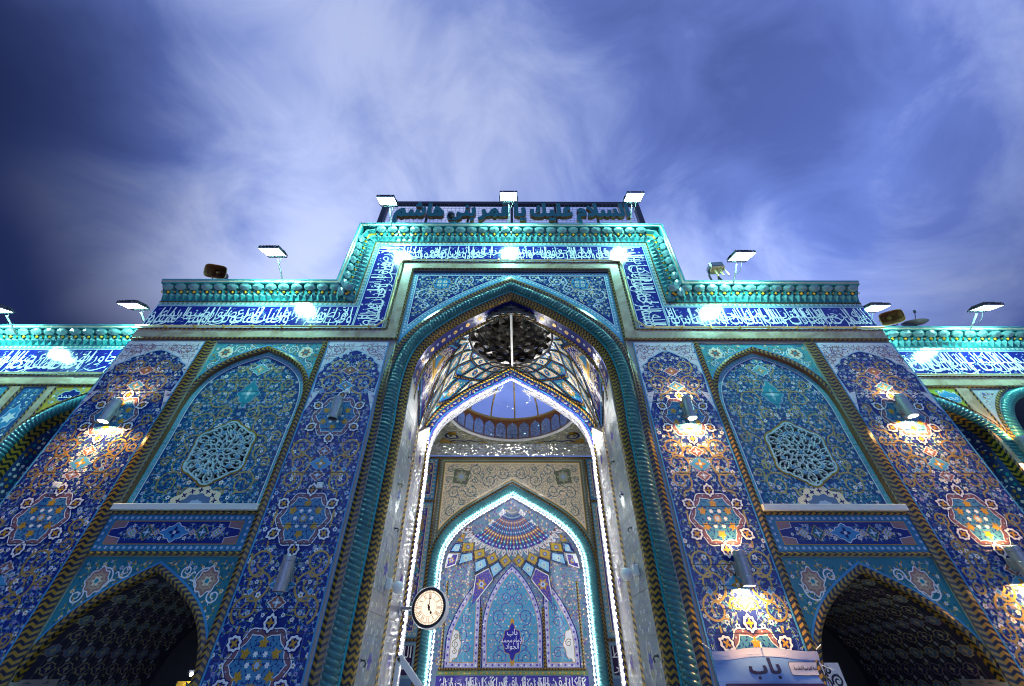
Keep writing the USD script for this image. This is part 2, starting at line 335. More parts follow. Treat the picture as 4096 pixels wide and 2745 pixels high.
def taper(pts, w0, w1):
    p = np.asarray(pts, float); w = np.linspace(w0, w1, len(p))[:, None] / 2
    T = np.gradient(p, axis=0); T /= np.maximum(np.linalg.norm(T, axis=1, keepdims=True), 1e-9); N = np.stack([-T[:, 1], T[:, 0]], 1)
    g = Polygon(np.vstack([p + N * w, (p - N * w)[::-1]]))
    return g if g.is_valid else g.buffer(0)
def half_palmette(x, y, L, a, s=1):
    """A split leaf: the hooked flame that grows from a scroll."""
    t = np.array([(0, 0.10), (0.3, 0.22), (0.62, 0.30), (0.85, 0.52), (1.05, 0.46), (0.88, 0.22), (0.60, 0.0), (0.3, -0.12), (0, -0.10)]) * (L, L * s)
    c, q = math.cos(a), math.sin(a)
    g = Polygon(np.column_stack([x + t[:, 0] * c - t[:, 1] * q, y + t[:, 0] * q + t[:, 1] * c]))
    return g if g.is_valid else g.buffer(0)
def scroll(x, y, r, a0, s, w):
    """A spiral tendril with split leaves; returns its pieces."""
    t = np.linspace(0, 1, 26); rr = r * (1 - 0.72 * t ** 1.15); an = a0 + s * t * 2 * PI * 1.28
    p = np.column_stack([x + rr * np.cos(an), y + rr * np.sin(an)])
    out = [taper(p, w * 1.15, w * 0.8)]
    for k, ll in ((6, 0.42), (13, 0.36), (19, 0.30)):
        d = p[k] - p[k - 1]; out.append(half_palmette(p[k][0], p[k][1], r * ll, math.atan2(d[1], d[0]) + s * -0.35, -s))
    d = p[-1] - p[-2]; out += [half_palmette(p[-1][0], p[-1][1], r * 0.34, math.atan2(d[1], d[0]), s), half_palmette(p[-1][0], p[-1][1], r * 0.30, math.atan2(d[1], d[0]), -s)]
    return out, p[0]
def swirl_field(region, seed, radii, w, cx=None, tries=260, fixed=()):
    """Scrolls packed into a region (mirrored about cx); returns vine pieces and the scroll centres."""
    rg = np.random.default_rng(seed); reg = region
    x0, y0, x1, y1 = region.bounds
    if cx is not None:
        reg = region.intersection(sbox(cx, y0 - 1, x1 + 1, y1 + 1)); x0 = cx
    C, out = list(fixed), []
    for r in radii:
        inner = reg.buffer(-r * 1.12)
        if inner.is_empty: continue
        pi = prep(inner)
        for _ in range(tries):
            x, y = rg.uniform(x0, x1), rg.uniform(y0, y1)
            if pi.contains(Point(x, y)) and all(math.hypot(x - a, y - b) > (r + c) * 1.04 for a, b, c in C): C.append((x, y, r))
    for i, (x, y, r) in enumerate(C):
        if i < len(fixed) and fixed[i][2] < 0: continue
        prev = min(C[:i], key=lambda q: math.hypot(q[0] - x, q[1] - y) - q[2], default=None)
        a0 = rg.uniform(0, 2 * PI) if prev is None else math.atan2(prev[1] - y, prev[0] - x)
        s = 1 if rg.random() < 0.5 else -1
        ps, st = scroll(x, y, r, a0, s, w); out += ps
        if prev is not None:                                   # the stem that joins it to its neighbour
            q = np.array(prev[:2]); u = (np.array((x, y)) - q) / max(1e-6, math.hypot(x - q[0], y - q[1]))
            b = q + u * abs(prev[2]); nrm = np.array((-u[1], u[0])) * r * 0.25 * s
            tt = np.linspace(0, 1, 7)[:, None]; out.append(taper(b * (1 - tt) + st * tt + nrm * np.sin(PI * tt), w, w))
    if cx is not None:
        out += [affinity.affine_transform(g, [-1, 0, 0, 1, 2 * cx, 0]) for g in out]; C = C + [(2 * cx - x, y, r) for x, y, r in C]
    return out, C
def scatter(region, seed, step, cx=None, avoid=None):
    rg = np.random.default_rng(seed); x0, y0, x1, y1 = region.bounds; pts = []
    if cx is not None: x0 = cx
    pr = prep(region); row = 0; y = y0 + step / 2
    while y < y1:
        x = x0 + step * (0.3 if row % 2 else 0.8)
        while x < x1:
            q = (x + rg.uniform(-0.25, 0.25) * step, y + rg.uniform(-0.25, 0.25) * step)
            if pr.contains(Point(q)): pts.append((*q, rg.random(), rg.uniform(0, 2 * PI)))
            x += step
        y += step * 0.87; row += 1
    if cx is not None: pts += [(2 * cx - x, y, k, PI - a) for x, y, k, a in pts]
    return pts
def floral(parent, fr, region, seed, cx=None, radii=(0.24, 0.18, 0.13), w=0.02, step=0.115, vine=GOLD, vine_mat='gilt', joints=None, blooms=(WHITE, PALE, WHITE), hearts=(ORANGE, OCHRE, COBALT), leaves=(LEAF, GREEN, LEAF), fsize=1.0, fixed=(), keepout=None, vines=True, base=0.0, mat='glaze', fine=None):
    reg = region if keepout is None else region.difference(keepout)
    inner = reg.buffer(-0.02)
    def clip(gs):
        g = unary_union([q for q in gs if not q.is_empty]).intersection(reg)
        return g.difference(joints) if joints is not None else g
    pts = scatter(inner, seed, step, cx)
    sets = {}
    for x, y, k, a in pts:
        r = step * 0.36 * fsize * (0.55 + 0.85 * ((k * 7.3) % 1) ** 2)
        for q in (1.9, 3.7, 5.6): sets.setdefault(('leaves', leaves[int(k * 97 + q) % 3]), []).append(leaf(x + 0.6 * r * math.cos(a + q), y + 0.6 * r * math.sin(a + q), step * 0.52, step * 0.17, a + q))
        if k < 0.72:
            c = int(k * 40) % 3
            sets.setdefault(('blossoms', blooms[c] if r > step * 0.27 * fsize else blooms[1]), []).append(flower(x, y, r, 5 + c % 2, a)); sets.setdefault(('hearts', hearts[int(k * 91) % 3]), []).append(disc(x, y, r * 0.36, 6))
        elif k < 0.9:
            sets.setdefault(('blossoms', blooms[1]), []).append(flower(x, y, r * 0.7, 4, a)); sets.setdefault(('hearts', hearts[1]), []).append(disc(x, y, r * 0.3, 5))
    H = {'leaves': 0.0010, 'blossoms': 0.0020, 'hearts': 0.0028}
    for layer in ('leaves', 'blossoms', 'hearts'):
        mb = MB()
        for (ly, col), gs in sets.items():
            if ly == layer: mb.flat(clip(gs), fr, base + H[layer], col)
        mb.build({'leaves': 'painted_leaves', 'blossoms': 'painted_blossoms', 'hearts': 'blossom_hearts'}[layer], mat, parent)
    if fine is not None:                                   # thin secondary tendrils under the big scrolls
        vs, _ = swirl_field(inner, seed + 5, (0.10, 0.075, 0.055), 0.009, cx, tries=320)
        mb = MB(); mb.flat(clip(vs), fr, base + 0.0006, fine); mb.build('fine_tendrils', mat, parent)
    if vines:
        vs, C = swirl_field(inner, seed + 1, radii, w, cx, fixed=fixed)
        mb = MB(); mb.flat(clip(vs), fr, base + 0.0036, vine); mb.build('scrolling_vine', vine_mat, parent)
def shamsa(cx, cy, R, sy=1.0):
    """Six-lobed medallion outline."""
    th = np.linspace(0, 2 * PI, 96, endpoint=False)
    r = R * (0.90 + 0.10 * np.abs(np.sin(3 * (th - PI / 2))) ** 0.6 - 0.10 * np.exp(-((np.cos(3 * (th - PI / 2)) - 1) / 0.10) ** 2) + 0.04 * np.cos(12 * th))
    return Polygon(np.column_stack([cx + r * np.cos(th), cy + sy * r * np.sin(th)]))
def ogee(cx, cy, rx, ry, rot=0.0, p=0.16):
    th = np.linspace(0, 2 * PI, 40, endpoint=False)
    r = 0.84 + 0.07 * np.cos(8 * th) + p * np.exp(-((np.abs(np.cos(th))) / 0.22) ** 2)
    g = Polygon(np.column_stack([rx * r * np.cos(th), ry * r * np.sin(th)]))
    return affinity.translate(affinity.rotate(g, rot, origin=(0, 0)), cx, cy)
def cartouche(cx, cy, rx, ry):
    th = np.linspace(0, 2 * PI, 48, endpoint=False)
    c, s = np.cos(th), np.sin(th)
    r = 1 / (np.abs(c) ** 1.15 + np.abs(s) ** 1.15) * (1 + 0.08 * np.cos(8 * th))
    return Polygon(np.column_stack([cx + rx * r * c, cy + ry * r * s]))
def palm_cross(x, y, r, n=4, rot=0.0):
    return unary_union([leaf(x, y, r, r * 0.5, rot + k * 2 * PI / n) for k in range(n)] + [disc(x, y, r * 0.28)])
def medallion(parent, fr, cx, cy, R, joints=None, base=0.0, border=(0.20, 0.10, 0.12), field=(0.055, 0.21, 0.37)):
    mb = MB()
    def cut(g): return g.difference(joints) if joints is not None else g
    b = base + 0.0045
    o = shamsa(cx, cy, R)
    mb.flat(cut(o.buffer(0.022)), fr, b, WHITE); mb.flat(cut(o.buffer(0.008)), fr, b + 0.0007, NAVY); mb.flat(cut(o), fr, b + 0.0014, border)
    i1, i2 = o.buffer(-R * 0.13), o.buffer(-R * 0.155)
    mb.flat(cut(i1), fr, b + 0.0021, WHITE); mb.flat(cut(i2), fr, b + 0.0028, field)
    rg = np.random.default_rng(int(abs(cx * 100 + cy * 7)))
    mb.flat(cut(unary_union([disc(cx + R * 0.93 * math.cos(a), cy + R * 0.93 * math.sin(a), R * 0.028, 5) for a in np.linspace(0, 2 * PI, 36, endpoint=False)]).intersection(o.difference(i1))), fr, b + 0.0021, PALE)
    mb.flat(cut(unary_union([leaf(x, y, 0.05, 0.016, a) for x, y, k, a in scatter(i2.buffer(-0.01), int(cy * 50), 0.05, cx)]).intersection(i2)), fr, b + 0.0034, COBALT)
    mb.flat(cut(unary_union([flower(cx + R * q * math.cos(a), cy + R * q * math.sin(a), R * 0.085, 6, a) for q, ph in ((0.32, 0.0), (0.60, PI / 6)) for a in np.arange(6) * PI / 3 + ph])), fr, b + 0.004, WHITE)
    gl = []
    for k in range(6):
        a = k * PI / 3 + PI / 2 + PI / 6 * 0; x, y = cx + R * 0.60 * math.cos(a), cy + R * 0.60 * math.sin(a)
        gl += [palm_cross(x, y, R * 0.17, 4, a), leaf(x, y, R * 0.2, R * 0.1, a + 2.5), leaf(x, y, R * 0.2, R * 0.1, a - 2.5)]
    mb.flat(cut(unary_union(gl + [flower(cx, cy, R * 0.16, 8)])), fr, b + 0.0046, OCHRE)
    mb.flat(cut(flower(cx, cy, R * 0.10, 6)), fr, b + 0.0052, PALE)
    for k in range(6):
        a = PI / 2 + k * PI / 3; x, y = cx + R * 1.10 * math.cos(a), cy + R * 1.10 * math.sin(a); q = R * 0.27
        g = ogee(x, y, q * 0.92, q, math.degrees(a) - 90)
        mb.flat(cut(g.buffer(0.012)), fr, b + 0.0046, NAVY); mb.flat(cut(g), fr, b + 0.0052, WHITE)
        mb.flat(cut(ogee(x, y, q * 0.62, q * 0.66, math.degrees(a) - 90)), fr, b + 0.0058, NAVY); mb.flat(cut(palm_cross(x, y, q * 0.55, 4, a + PI / 4 * 0)), fr, b + 0.0064, OCHRE)
    return mb.build('medallion', 'glaze', parent)
def lozenge(parent, fr, cx, cy, rx, ry, b, edge=WHITE, field=TURQ, fig=OCHRE, cut=None):
    c = (lambda g: g) if cut is None else (lambda g: g.difference(cut)); mb = MB()
    g = cartouche(cx, cy, rx, ry)
    mb.flat(c(g.buffer(0.010)), fr, b, edge); mb.flat(c(g), fr, b + 0.0007, field); mb.flat(c(palm_cross(cx, cy, min(rx, ry) * 0.75, 4)), fr, b + 0.0014, fig); mb.flat(c(disc(cx, cy, min(rx, ry) * 0.2)), fr, b + 0.002, WHITE)
    mb.build('lozenge_ornament', 'glaze', parent)

# ---------------------------------------------------------------- lettering (joined Arabic script from the font that comes with the renderer)
from PIL import Image, ImageDraw, ImageFont
FORMS = {}
for cp in list(range(0xFE80, 0xFEFD)):
    dcm = unicodedata.decomposition(chr(cp)).split()
    if len(dcm) >= 2 and dcm[0] in ('<isolated>', '<final>', '<initial>', '<medial>'): FORMS.setdefault(''.join(chr(int(h, 16)) for h in dcm[1:]), {})[dcm[0][1:-1]] = chr(cp)
def shape_word(wd):
    """A word's letters in their joined forms, in reading order."""
    out, i, seq = [], 0, []
    while i < len(wd):
        two = wd[i:i + 2]
        if two in FORMS and len(two) == 2: seq.append(two); i += 2
        else: seq.append(wd[i]); i += 1
    for k, c in enumerate(seq):
        f = FORMS.get(c, {'isolated': c})
        pj = k > 0 and 'initial' in FORMS.get(seq[k - 1], {}) and 'final' in f
        nj = k + 1 < len(seq) and 'initial' in f and 'final' in FORMS.get(seq[k + 1], {})
        out.append(f.get('medial' if pj and nj else 'final' if pj else 'initial' if nj else 'isolated', f.get('isolated', c)))
    return out
FONT = glob.glob('/opt/blender-*/*/datafiles/fonts/NotoSansArabic*')[0]
GLYPH, FONTS = {}, {}
EM = 72
def glyph(ch, style):
    k = (ch, style)
    if k in GLYPH: return GLYPH[k]
    if style not in FONTS:
        f = ImageFont.truetype(FONT, EM); f.set_variation_by_axes([{'reed': 270, 'sign': 900}[style], 100]); FONTS[style] = f
    f = FONTS[style]; im = Image.new('L', (EM * 3, EM * 3)); ImageDraw.Draw(im).text((EM, EM * 2), ch, 255, f, anchor='ls')
    on = np.asarray(im) > 110
    if style == 'reed':                                   # a broad reed pen held at an angle: strokes thicken along its edge
        acc = on.copy()
        for q in range(1, 3): acc |= np.roll(np.roll(on, q, 1), -q, 0)
        on = acc
    d = np.diff(np.pad(on, ((0, 0), (1, 1))).astype(np.int8), axis=1); rows, st = np.nonzero(d == 1); en = np.nonzero(d == -1)[1]
    g = unary_union([sbox(a, -r - 1, b, -r) for a, b, r in zip(st, en, rows)]).buffer(0.55).buffer(-0.55).simplify(0.75) if len(rows) else Polygon()
    GLYPH[k] = (affinity.affine_transform(g, [1 / EM, 0, 0, 1 / EM, -1.0, 2.0]), f.getlength(ch) / EM)
    return GLYPH[k]
def word(wd, style='reed'):
    """(shape with its right end at 0, width) in ems."""
    x, gs = 0.0, []
    for ch in shape_word(wd):
        g, a = glyph(ch, style); x -= a; gs.append(affinity.translate(g, x, 0))
    return unary_union(gs), -x
def line(text, style, h, gap=0.18):
    """A line of text, right end at 0."""
    x, gs = 0.0, []
    for wd in text.split():
        g, a = word(wd, style); gs.append(affinity.translate(g, x, 0)); x -= a + gap
    return affinity.scale(unary_union(gs), h, h, origin=(0, 0)), (-x - gap) * h
def inscription(u0, u1, v0, v1, text, seed, dens=1.0, two=True):
    """A stacked monumental inscription that fills the band from its right end to its left; returns (letters, fine strokes)."""
    H = v1 - v0; rg = np.random.default_rng(seed); x = u1 - 0.05 * H; big, fine = [], []; ws = text.split(); i = 0
    while x > u0 + 0.10 * H:
        adv = 0.0
        for hi in ((False, True) if two else (False,)):
            g, a = word(ws[i % len(ws)]); i += 1
            sx, sy = H * (0.44 if two else 0.62) * rg.uniform(0.92, 1.2), H * (0.66 if hi else 0.98)
            xx = x - (0.10 * H * rg.uniform(0, 1) if hi else 0)
            big.append(affinity.affine_transform(g, [sx, -0.07 * sx, 0, sy, xx, v0 + H * (0.49 if hi else 0.19)])); adv = max(adv, a * sx)
        x -= adv * (0.80 if two else 0.95) * dens
        if two:                                            # tall uprights and long returning strokes tie the two rows together
            for q in range(2):
                t = x + rg.uniform(0.0, 0.9) * adv; big.append(taper([(t, v0 + 0.95 * H), (t - 0.015 * H, v0 + 0.5 * H), (t - 0.03 * H, v0 + (0.18 if q else 0.42) * H)], 0.055 * H, 0.03 * H))
            t = x + rg.uniform(0.3, 0.9) * adv; b = v0 + rg.uniform(0.06, 0.5) * H; tt = np.linspace(0, 1, 9)
            big.append(taper(np.column_stack([t - tt * H * 0.7, b + 0.10 * H * np.sin(tt * PI * 1.2 + 2.4) + 0.06 * H]), 0.05 * H, 0.02 * H))
    n = int((u1 - u0) / H * 16)
    for _ in range(n):
        a, b = rg.uniform(u0 + .03 * H, u1 - .1 * H), rg.uniform(v0 + .06 * H, v1 - .1 * H); k = rg.random()
        fine.append(taper([(a, b), (a + 0.10 * H, b + 0.055 * H)], 0.026 * H, 0.012 * H) if k < 0.55 else flower(a, b, 0.03 * H, 4, 0.78) if k < 0.8 else leaf(a, b, 0.13 * H, 0.035 * H, rg.uniform(0, 6.28)))
    area = sbox(u0, v0 + 0.02 * H, u1, v1 - 0.02 * H)
    return unary_union(big).intersection(area), unary_union(fine).intersection(area)
VERSE = 'وفي الأرض قطع متجاورات وجنات من أعناب وزرع ونخيل صنوان وغير صنوان يسقى بماء واحد ونفضل بعضها على بعض في الأكل'
VERSE_TOP = 'توقنون وهو الذي مد الأرض وجعل فيها رواسي وأنهارا ومن كل الثمرات جعل فيها زوجين اثنين'
VERSE_R = 'بسم الله الرحمن الرحيم المر تلك آيات الكتاب والذي أنزل إليك من ربك الحق ولكن أكثر الناس لا يؤمنون الله الذي رفع'
VERSE_N = 'كأنها كوكب دري يوقد من شجرة مباركة زيتونة لا شرقية ولا غربية'

# ================================================================ the gate building
def mirror(pts): return [(-x, z) for x, z in pts][::-1]
ARCH1 = spline([(2.26, 5.4), (2.285, 6.0), (2.26, 6.62), (2.13, 7.17), (1.88, 7.60), (1.435, 8.06), (0.745, 8.58), (0, 9.02)], 60)      # centre of the big turquoise rope
ARCH2 = spline([(1.92, 5.4), (1.93, 5.9), (1.885, 6.2), (1.79, 6.46), (1.64, 6.70), (1.345, 6.97), (0.985, 7.27), (0.455, 7.60), (0, 7.89)], 50)  # the inner arch with the bulbs
ARCH3 = spline([(2.16, 3.6), (2.16, 4.07), (2.1, 4.53), (1.92, 4.91), (1.56, 5.30), (0.88, 5.75), (0, 6.25)], 50)                        # the niche of the hall
PANEL_ARCH = spline([(1.10, 5.3), (1.10, 5.9), (0.955, 6.40), (0.62, 6.76), (0.30, 6.94), (0, 7.07)], 36)
LOW_ARCH = spline([(1.15, 1.2), (1.13, 1.75), (1.02, 2.15), (0.75, 2.52), (0.38, 2.79), (0, 3.0)], 36)
gate = thing('shrine_gate', 'tall blue tiled gate building with a deep pointed portal and stepped turquoise cornice', 'gate')
F0 = front(0.0)
PX = 5.085                                                     # centre of each side bay
portal = Polygon(full(half_offset(ARCH1, -0.10), 0, 0.0))
def poly_arch(h, cx, base): return Polygon(full(h, cx, base))
bay_rect = sbox(-1.115, 3.93, 1.115, 7.26)
core = unary_union([sbox(-8.06, 0, 8.06, 8.5), sbox(-3.66, 8, 3.66, 10.78)]).difference(portal)
for s in (-1, 1):
    core = core.difference(affinity.translate(bay_rect, s * PX, 0)).difference(sbox(s * PX - 1.12, 0, s * PX + 1.12, 3.19))
core = core.difference(sbox(-2.40, 6.3, 2.40, 9.52))
mb = MB(); mb.slab(core, F0, -0.70, -0.016, (0.30, 0.28, 0.26))
mb.box(-3.66, 3.66, 0.70, 2.6, 9.25, 10.7, (0.3, 0.28, 0.26)); mb.box(-8.06, -3.7, 2.7, 3.4, 0, 8.5, (0.3, 0.28, 0.26)); mb.box(3.7, 8.06, 2.7, 3.4, 0, 8.5, (0.3, 0.28, 0.26))
mb.box(-8.06, -2.7, 0.7, 2.7, 8.0, 8.48, (0.3, 0.28, 0.26)); mb.box(2.7, 8.06, 0.7, 2.7, 8.0, 8.48, (0.3, 0.28, 0.26))
mb.build('wall_core', 'paint', gate)
COURSE = 0.27
def hjoints(x0, x1, z0, z1, step=COURSE, vert=None):
    g = [sbox(x0 - 1, z - 0.0042, x1 + 1, z + 0.0042) for z in np.arange(z0, z1 + 0.01, step)]
    if vert: g += [sbox(x - 0.0018, z0 - 1, x + 0.0018, z1 + 1) for x in np.arange(x0, x1 + 0.01, vert)]
    return unary_union(g)
def courses(parent, fr, region, z0, z1, col, name='tile_course', step=COURSE, depth=0.014, seed=1, mat='glaze'):
    rg = np.random.default_rng(seed); x0, _, x1, _ = region.bounds
    for z in np.arange(z0, z1 - 0.01, step):
        g = region.intersection(sbox(x0 - 1, z + 0.0035, x1 + 1, min(z + step, z1) - 0.0035))
        if g.is_empty: continue
        d = rg.uniform(-0.0006, 0.0003); cc = np.clip(np.array(col) * rg.uniform(0.9, 1.1), 0, 1)
        for g1 in polys(g):
            mb = MB(); mb.slab(g1, fr, -depth, d, cc, (0.5, 0.5, 0.48)); mb.build(name, mat, parent)

# pilasters: a cobalt field with gold scrolls and six-lobed medallions
def pilaster(x0, x1, seed):
    cx = (x0 + x1) / 2; reg = sbox(x0, 1.20, x1, 7.26); j = hjoints(x0, x1, 1.20, 7.26)
    mb = MB(); mb.box(x0, x1, 0.0, 0.014, 0.0, 1.2, (0.45, 0.42, 0.38)); p = mb.build('pilaster', 'marble', gate)
    courses(p, F0, reg, 1.20, 7.26, COBALT, seed=seed)
    R = 0.40
    meds = [(cx, 1.95), (cx, 3.72), (cx, 5.50)]
    keep = unary_union([shamsa(a, b, R * 1.02) for a, b in meds] + [Point(a + R * 1.1 * math.cos(t), b + R * 1.1 * math.sin(t)).buffer(R * 0.27) for a, b in meds for t in np.arange(6) * PI / 3 + PI / 6 + PI / 6 * 0 + PI / 3 * 0 + PI / 2 - PI / 6])
    # white ground around the cusped head of the field
    w = (x1 - x0) / 2
    th = np.linspace(0, 1, 24); hx = w * 0.93 * np.cos(th * PI / 2) ** 0.8 * (1 + 0.05 * np.cos(th * 20)); hz = 6.42 + 0.62 * th ** 0.85
    head = Polygon(np.vstack([[(cx + w * 0.93, 6.0)], np.column_stack([cx + hx, hz]), np.column_stack([cx - hx[::-1], hz[::-1]]), [(cx - w * 0.93, 6.0)]])).buffer(0)
    white = sbox(x0, 6.0, x1, 7.26).difference(head)
    low = affinity.scale(Polygon([(x0, 6.0), (x0 + 0.18, 6.05), (x0 + 0.02, 5.6), (x0, 5.5)]), 1, 1)
    white = unary_union([white, low, affinity.affine_transform(low, [-1, 0, 0, 1, 2 * cx, 0])]).buffer(0.001)
    m = MB(); m.flat(white.difference(j), F0, 0.0012, (0.66, 0.66, 0.72)); m.flat(head.boundary.buffer(0.012).intersection(sbox(x0, 6.0, x1, 7.3)), F0, 0.0018, PALE); m.build('white_corner', 'glaze', p)
    floral(p, FR((0, -0.0012, 0), (1, 0, 0), (0, 0, 1), (0, -1, 0)), white.buffer(-0.01), seed + 50, cx, radii=(0.13, 0.09), w=0.014, step=0.10, vine=MAUVE, vine_mat='glaze', blooms=(RUST, MAUVE, PURPLE), hearts=(OCHRE, WHITE, OCHRE), leaves=(MAUVE, RUST, PURPLE), fsize=0.7, joints=j)
    fx = []
    for mz in (1.95, 3.72):
        for dz, dx, r in ((0.60, 0.40, 0.19), (0.885, 0.36, 0.20), (1.17, 0.40, 0.19)): fx.append((cx + dx, mz + dz, r))
    fx += [(cx + 0.32, 6.22, 0.24), (cx + 0.28, 6.63, 0.17)]
    floral(p, F0, reg.difference(white), seed, cx, radii=(0.15, 0.11, 0.085), w=0.026, step=0.088, joints=j, fixed=fx, keepout=keep, blooms=(WHITE, PALE, (0.34, 0.30, 0.52)), leaves=(LEAF, (0.05, 0.12, 0.36), GREEN), fine=(0.10, 0.17, 0.42))
    for a, b in meds: medallion(p, F0, a, b, R, j)
    for z in (2.83, 4.60): lozenge(p, F0, cx, z, 0.17, 0.13, 0.005, PALE, SKYB, OCHRE, j)
    for z in (3.03, 2.62, 4.82, 4.40): lozenge(p, F0, cx, z, 0.11, 0.09, 0.005, WHITE, (0.26, 0.11, 0.09), PALE, j)
    for z, f in ((6.16, SKYB), (6.52, (0.28, 0.12, 0.12))): lozenge(p, F0, cx, z, 0.15, 0.10, 0.005, WHITE, f, OCHRE, j)
    for z in (2.75, 4.5, 6.05):
        for s in (-1, 1):
            mb = MB(); mb.flat(affinity.rotate(sbox(cx + s * 0.42 - 0.035, z - 0.035, cx + s * 0.42 + 0.035, z + 0.035), 45).difference(j), F0, 0.005, PALE); mb.flat(affinity.rotate(sbox(cx + s * 0.42 - 0.02, z - 0.02, cx + s * 0.42 + 0.02, z + 0.02), 45).difference(j), F0, 0.0056, SKYB); mb.build('tile_square', 'glaze', p)
    mb = MB()
    for x in (x0, x1 - 0.022): mb.box(x, x + 0.022, -0.006, 0.0, 1.2, 7.26, SKYB)
    mb.build('blue_edge', 'moulded_glaze', p)
    return p
for k, (x0, x1) in enumerate(((-8.06, -6.44), (-3.84, -2.57), (2.57, 3.84), (6.44, 8.06))): pilaster(x0, x1, 11 + 7 * k)

# striped cable trims between the fields
def vtrim(xs, z0, z1, y=-0.012, bulge=0.016, name='striped_trim', period=0.075):
    mb = MB(); n = len(xs)
    trim(mb, np.array([(xs[0], z0), (xs[0], z1)]), [x - xs[0] for x in xs], [y - (bulge if 0 < i < n - 1 and n > 2 else 0) for i in range(n)], period=period)
    return mb.build(name, 'moulded_glaze', gate)
for s in (-1, 1):
    vtrim([s * 6.43, s * 6.355, s * 6.28, s * 6.205], 0.0, 7.28)
    vtrim([s * 3.83, s * 3.775, s * 3.72][::-1] if s < 0 else [s * 3.72, s * 3.775, s * 3.83], 0.0, 7.28) if False else None
    vtrim([s * 3.96, s * 3.905, s * 3.85], 0.0, 7.28)

# the two side bays: arched panel, sill, frieze, spandrel over the lower arch
def side_bay(s, seed):
    cx = s * PX; fr_s = front(0.035); fr_p = front(0.115)
    rect = affinity.translate(bay_rect, cx, 0)
    arch = poly_arch(PANEL_ARCH, cx, 3.93); out = poly_arch(half_offset(PANEL_ARCH, 0.0), cx, 3.93)
    field = poly_arch(half_offset(PANEL_ARCH, -0.10), cx, 3.93)
    j = hjoints(cx - 1.2, cx + 1.2, 3.93, 7.26, vert=0.27)
    sp = rect.difference(arch)
    mb = MB(); mb.slab(sp, fr_s, -0.2, -0.001, (0.08, 0.34, 0.38)); b = mb.build('bay_spandrel', 'glaze', gate)
    floral(b, fr_s, sp.buffer(-0.03), seed, cx, radii=(0.16, 0.11, 0.08), w=0.014, step=0.10, vine=WHITE, vine_mat='glaze', blooms=(WHITE, ORANGE, CREAM), hearts=(OCHRE, RUST, OCHRE), leaves=(DTURQ, COBALT, GREEN), fsize=0.75, joints=j)
    for q in (-1, 1):
        m = MB(); x, z = cx + q * 0.83, 7.0
        m.flat(ogee(x, z, 0.17, 0.15, 0), fr_s, 0.0045, WHITE); m.flat(ogee(x, z, 0.15, 0.13, 0), fr_s, 0.0052, CREAM); m.flat(palm_cross(x, z, 0.11, 6), fr_s, 0.006, RUST); m.flat(disc(x, z, 0.035), fr_s, 0.0066, TURQ); m.build('corner_rosette', 'glaze', b)
    # arched field
    hole_c, hole_r = (cx + 0.03 * s * 0, 4.86), 0.545
    th = np.linspace(0, 2 * PI, 96, endpoint=False); hr = hole_r * (0.91 + 0.065 * np.cos(6 * (th - PI / 2)) + 0.045 * np.abs(np.cos(6 * th)) ** 0.7)
    hole = Polygon(np.column_stack([hole_c[0] + hr * np.cos(th), hole_c[1] + hr * np.sin(th) * 1.04]))
    mb = MB(); mb.slab(arch.buffer(0.03).difference(hole), fr_p, -0.08, -0.012, (0.2, 0.19, 0.18)); p = mb.build('arched_panel', 'paint', gate)
    fld = field.difference(hole)
    courses(p, fr_p, arch.difference(hole), 3.93, 7.1, (0.012, 0.062, 0.19), seed=seed)
    bord = arch.difference(field).difference(j)
    m = MB(); m.flat(bord, fr_p, 0.0015, (0.10, 0.40, 0.46)); c = resample(full(half_offset(PANEL_ARCH, -0.05), cx, 3.95), 0.085)
    m.flat(unary_union([flower(a, b2, 0.026, 5) for a, b2 in c]), fr_p, 0.0024, PALE); m.flat(unary_union([disc(a, b2, 0.009, 5) for a, b2 in c]), fr_p, 0.003, COBALT)
    m.flat(field.boundary.buffer(0.007).intersection(arch), fr_p, 0.0027, WHITE); m.build('field_border', 'glaze', p)
    fx = [(cx, 4.86, -0.62), (cx + 0.62, 4.30, 0.21), (cx + 0.27, 4.17, 0.10), (cx + 0.70, 4.86, 0.13), (cx + 0.60, 5.42, 0.26), (cx + 0.25, 5.62, 0.13), (cx + 0.48, 5.95, 0.21), (cx + 0.20, 6.28, 0.14), (cx + 0.42, 6.40, 0.10), (cx + 0.86, 5.15, 0.10), (cx + 0.84, 5.75, 0.10)]
    floral(p, fr_p, fld.buffer(-0.01), seed + 3, cx, radii=(0.12, 0.085), w=0.026, step=0.088, joints=j, fixed=fx, blooms=(WHITE, PALE, PALE), leaves=(LEAF, GREEN, (0.03, 0.30, 0.34)), fine=(0.03, 0.27, 0.36), vine=(0.52, 0.44, 0.14))
    lozenge(p, fr_p, cx, 6.62, 0.18, 0.13, 0.005, WHITE, (0.12, 0.4, 0.42), GOLD, j); lozenge(p, fr_p, cx, 6.05, 0.20, 0.30, 0.005, PALE, TURQ, (0.2, 0.5, 0.5), j); lozenge(p, fr_p, cx, 6.86, 0.10, 0.07, 0.005, PALE, TURQ, GOLD, j)
    m = MB(); t = np.linspace(0, PI, 40); rr = 0.36 * (1 + 0.07 * np.cos(9 * t))
    half = Polygon(np.column_stack([cx + rr * 1.15 * np.cos(t), 3.94 + rr * 0.85 * np.sin(t)]))
    m.flat(half, fr_p, 0.005, CREAM); m.flat(affinity.scale(half, 0.62, 0.62, origin=(cx, 3.94)), fr_p, 0.0057, (0.10, 0.17, 0.30)); m.flat(unary_union([palm_cross(cx + 0.30 * math.cos(a), 3.96 + 0.23 * math.sin(a), 0.05, 4, a) for a in np.linspace(0.25, PI - 0.25, 7)]), fr_p, 0.0057, NAVY); m.flat(affinity.scale(half, 0.3, 0.3, origin=(cx, 3.94)), fr_p, 0.0064, PALE)
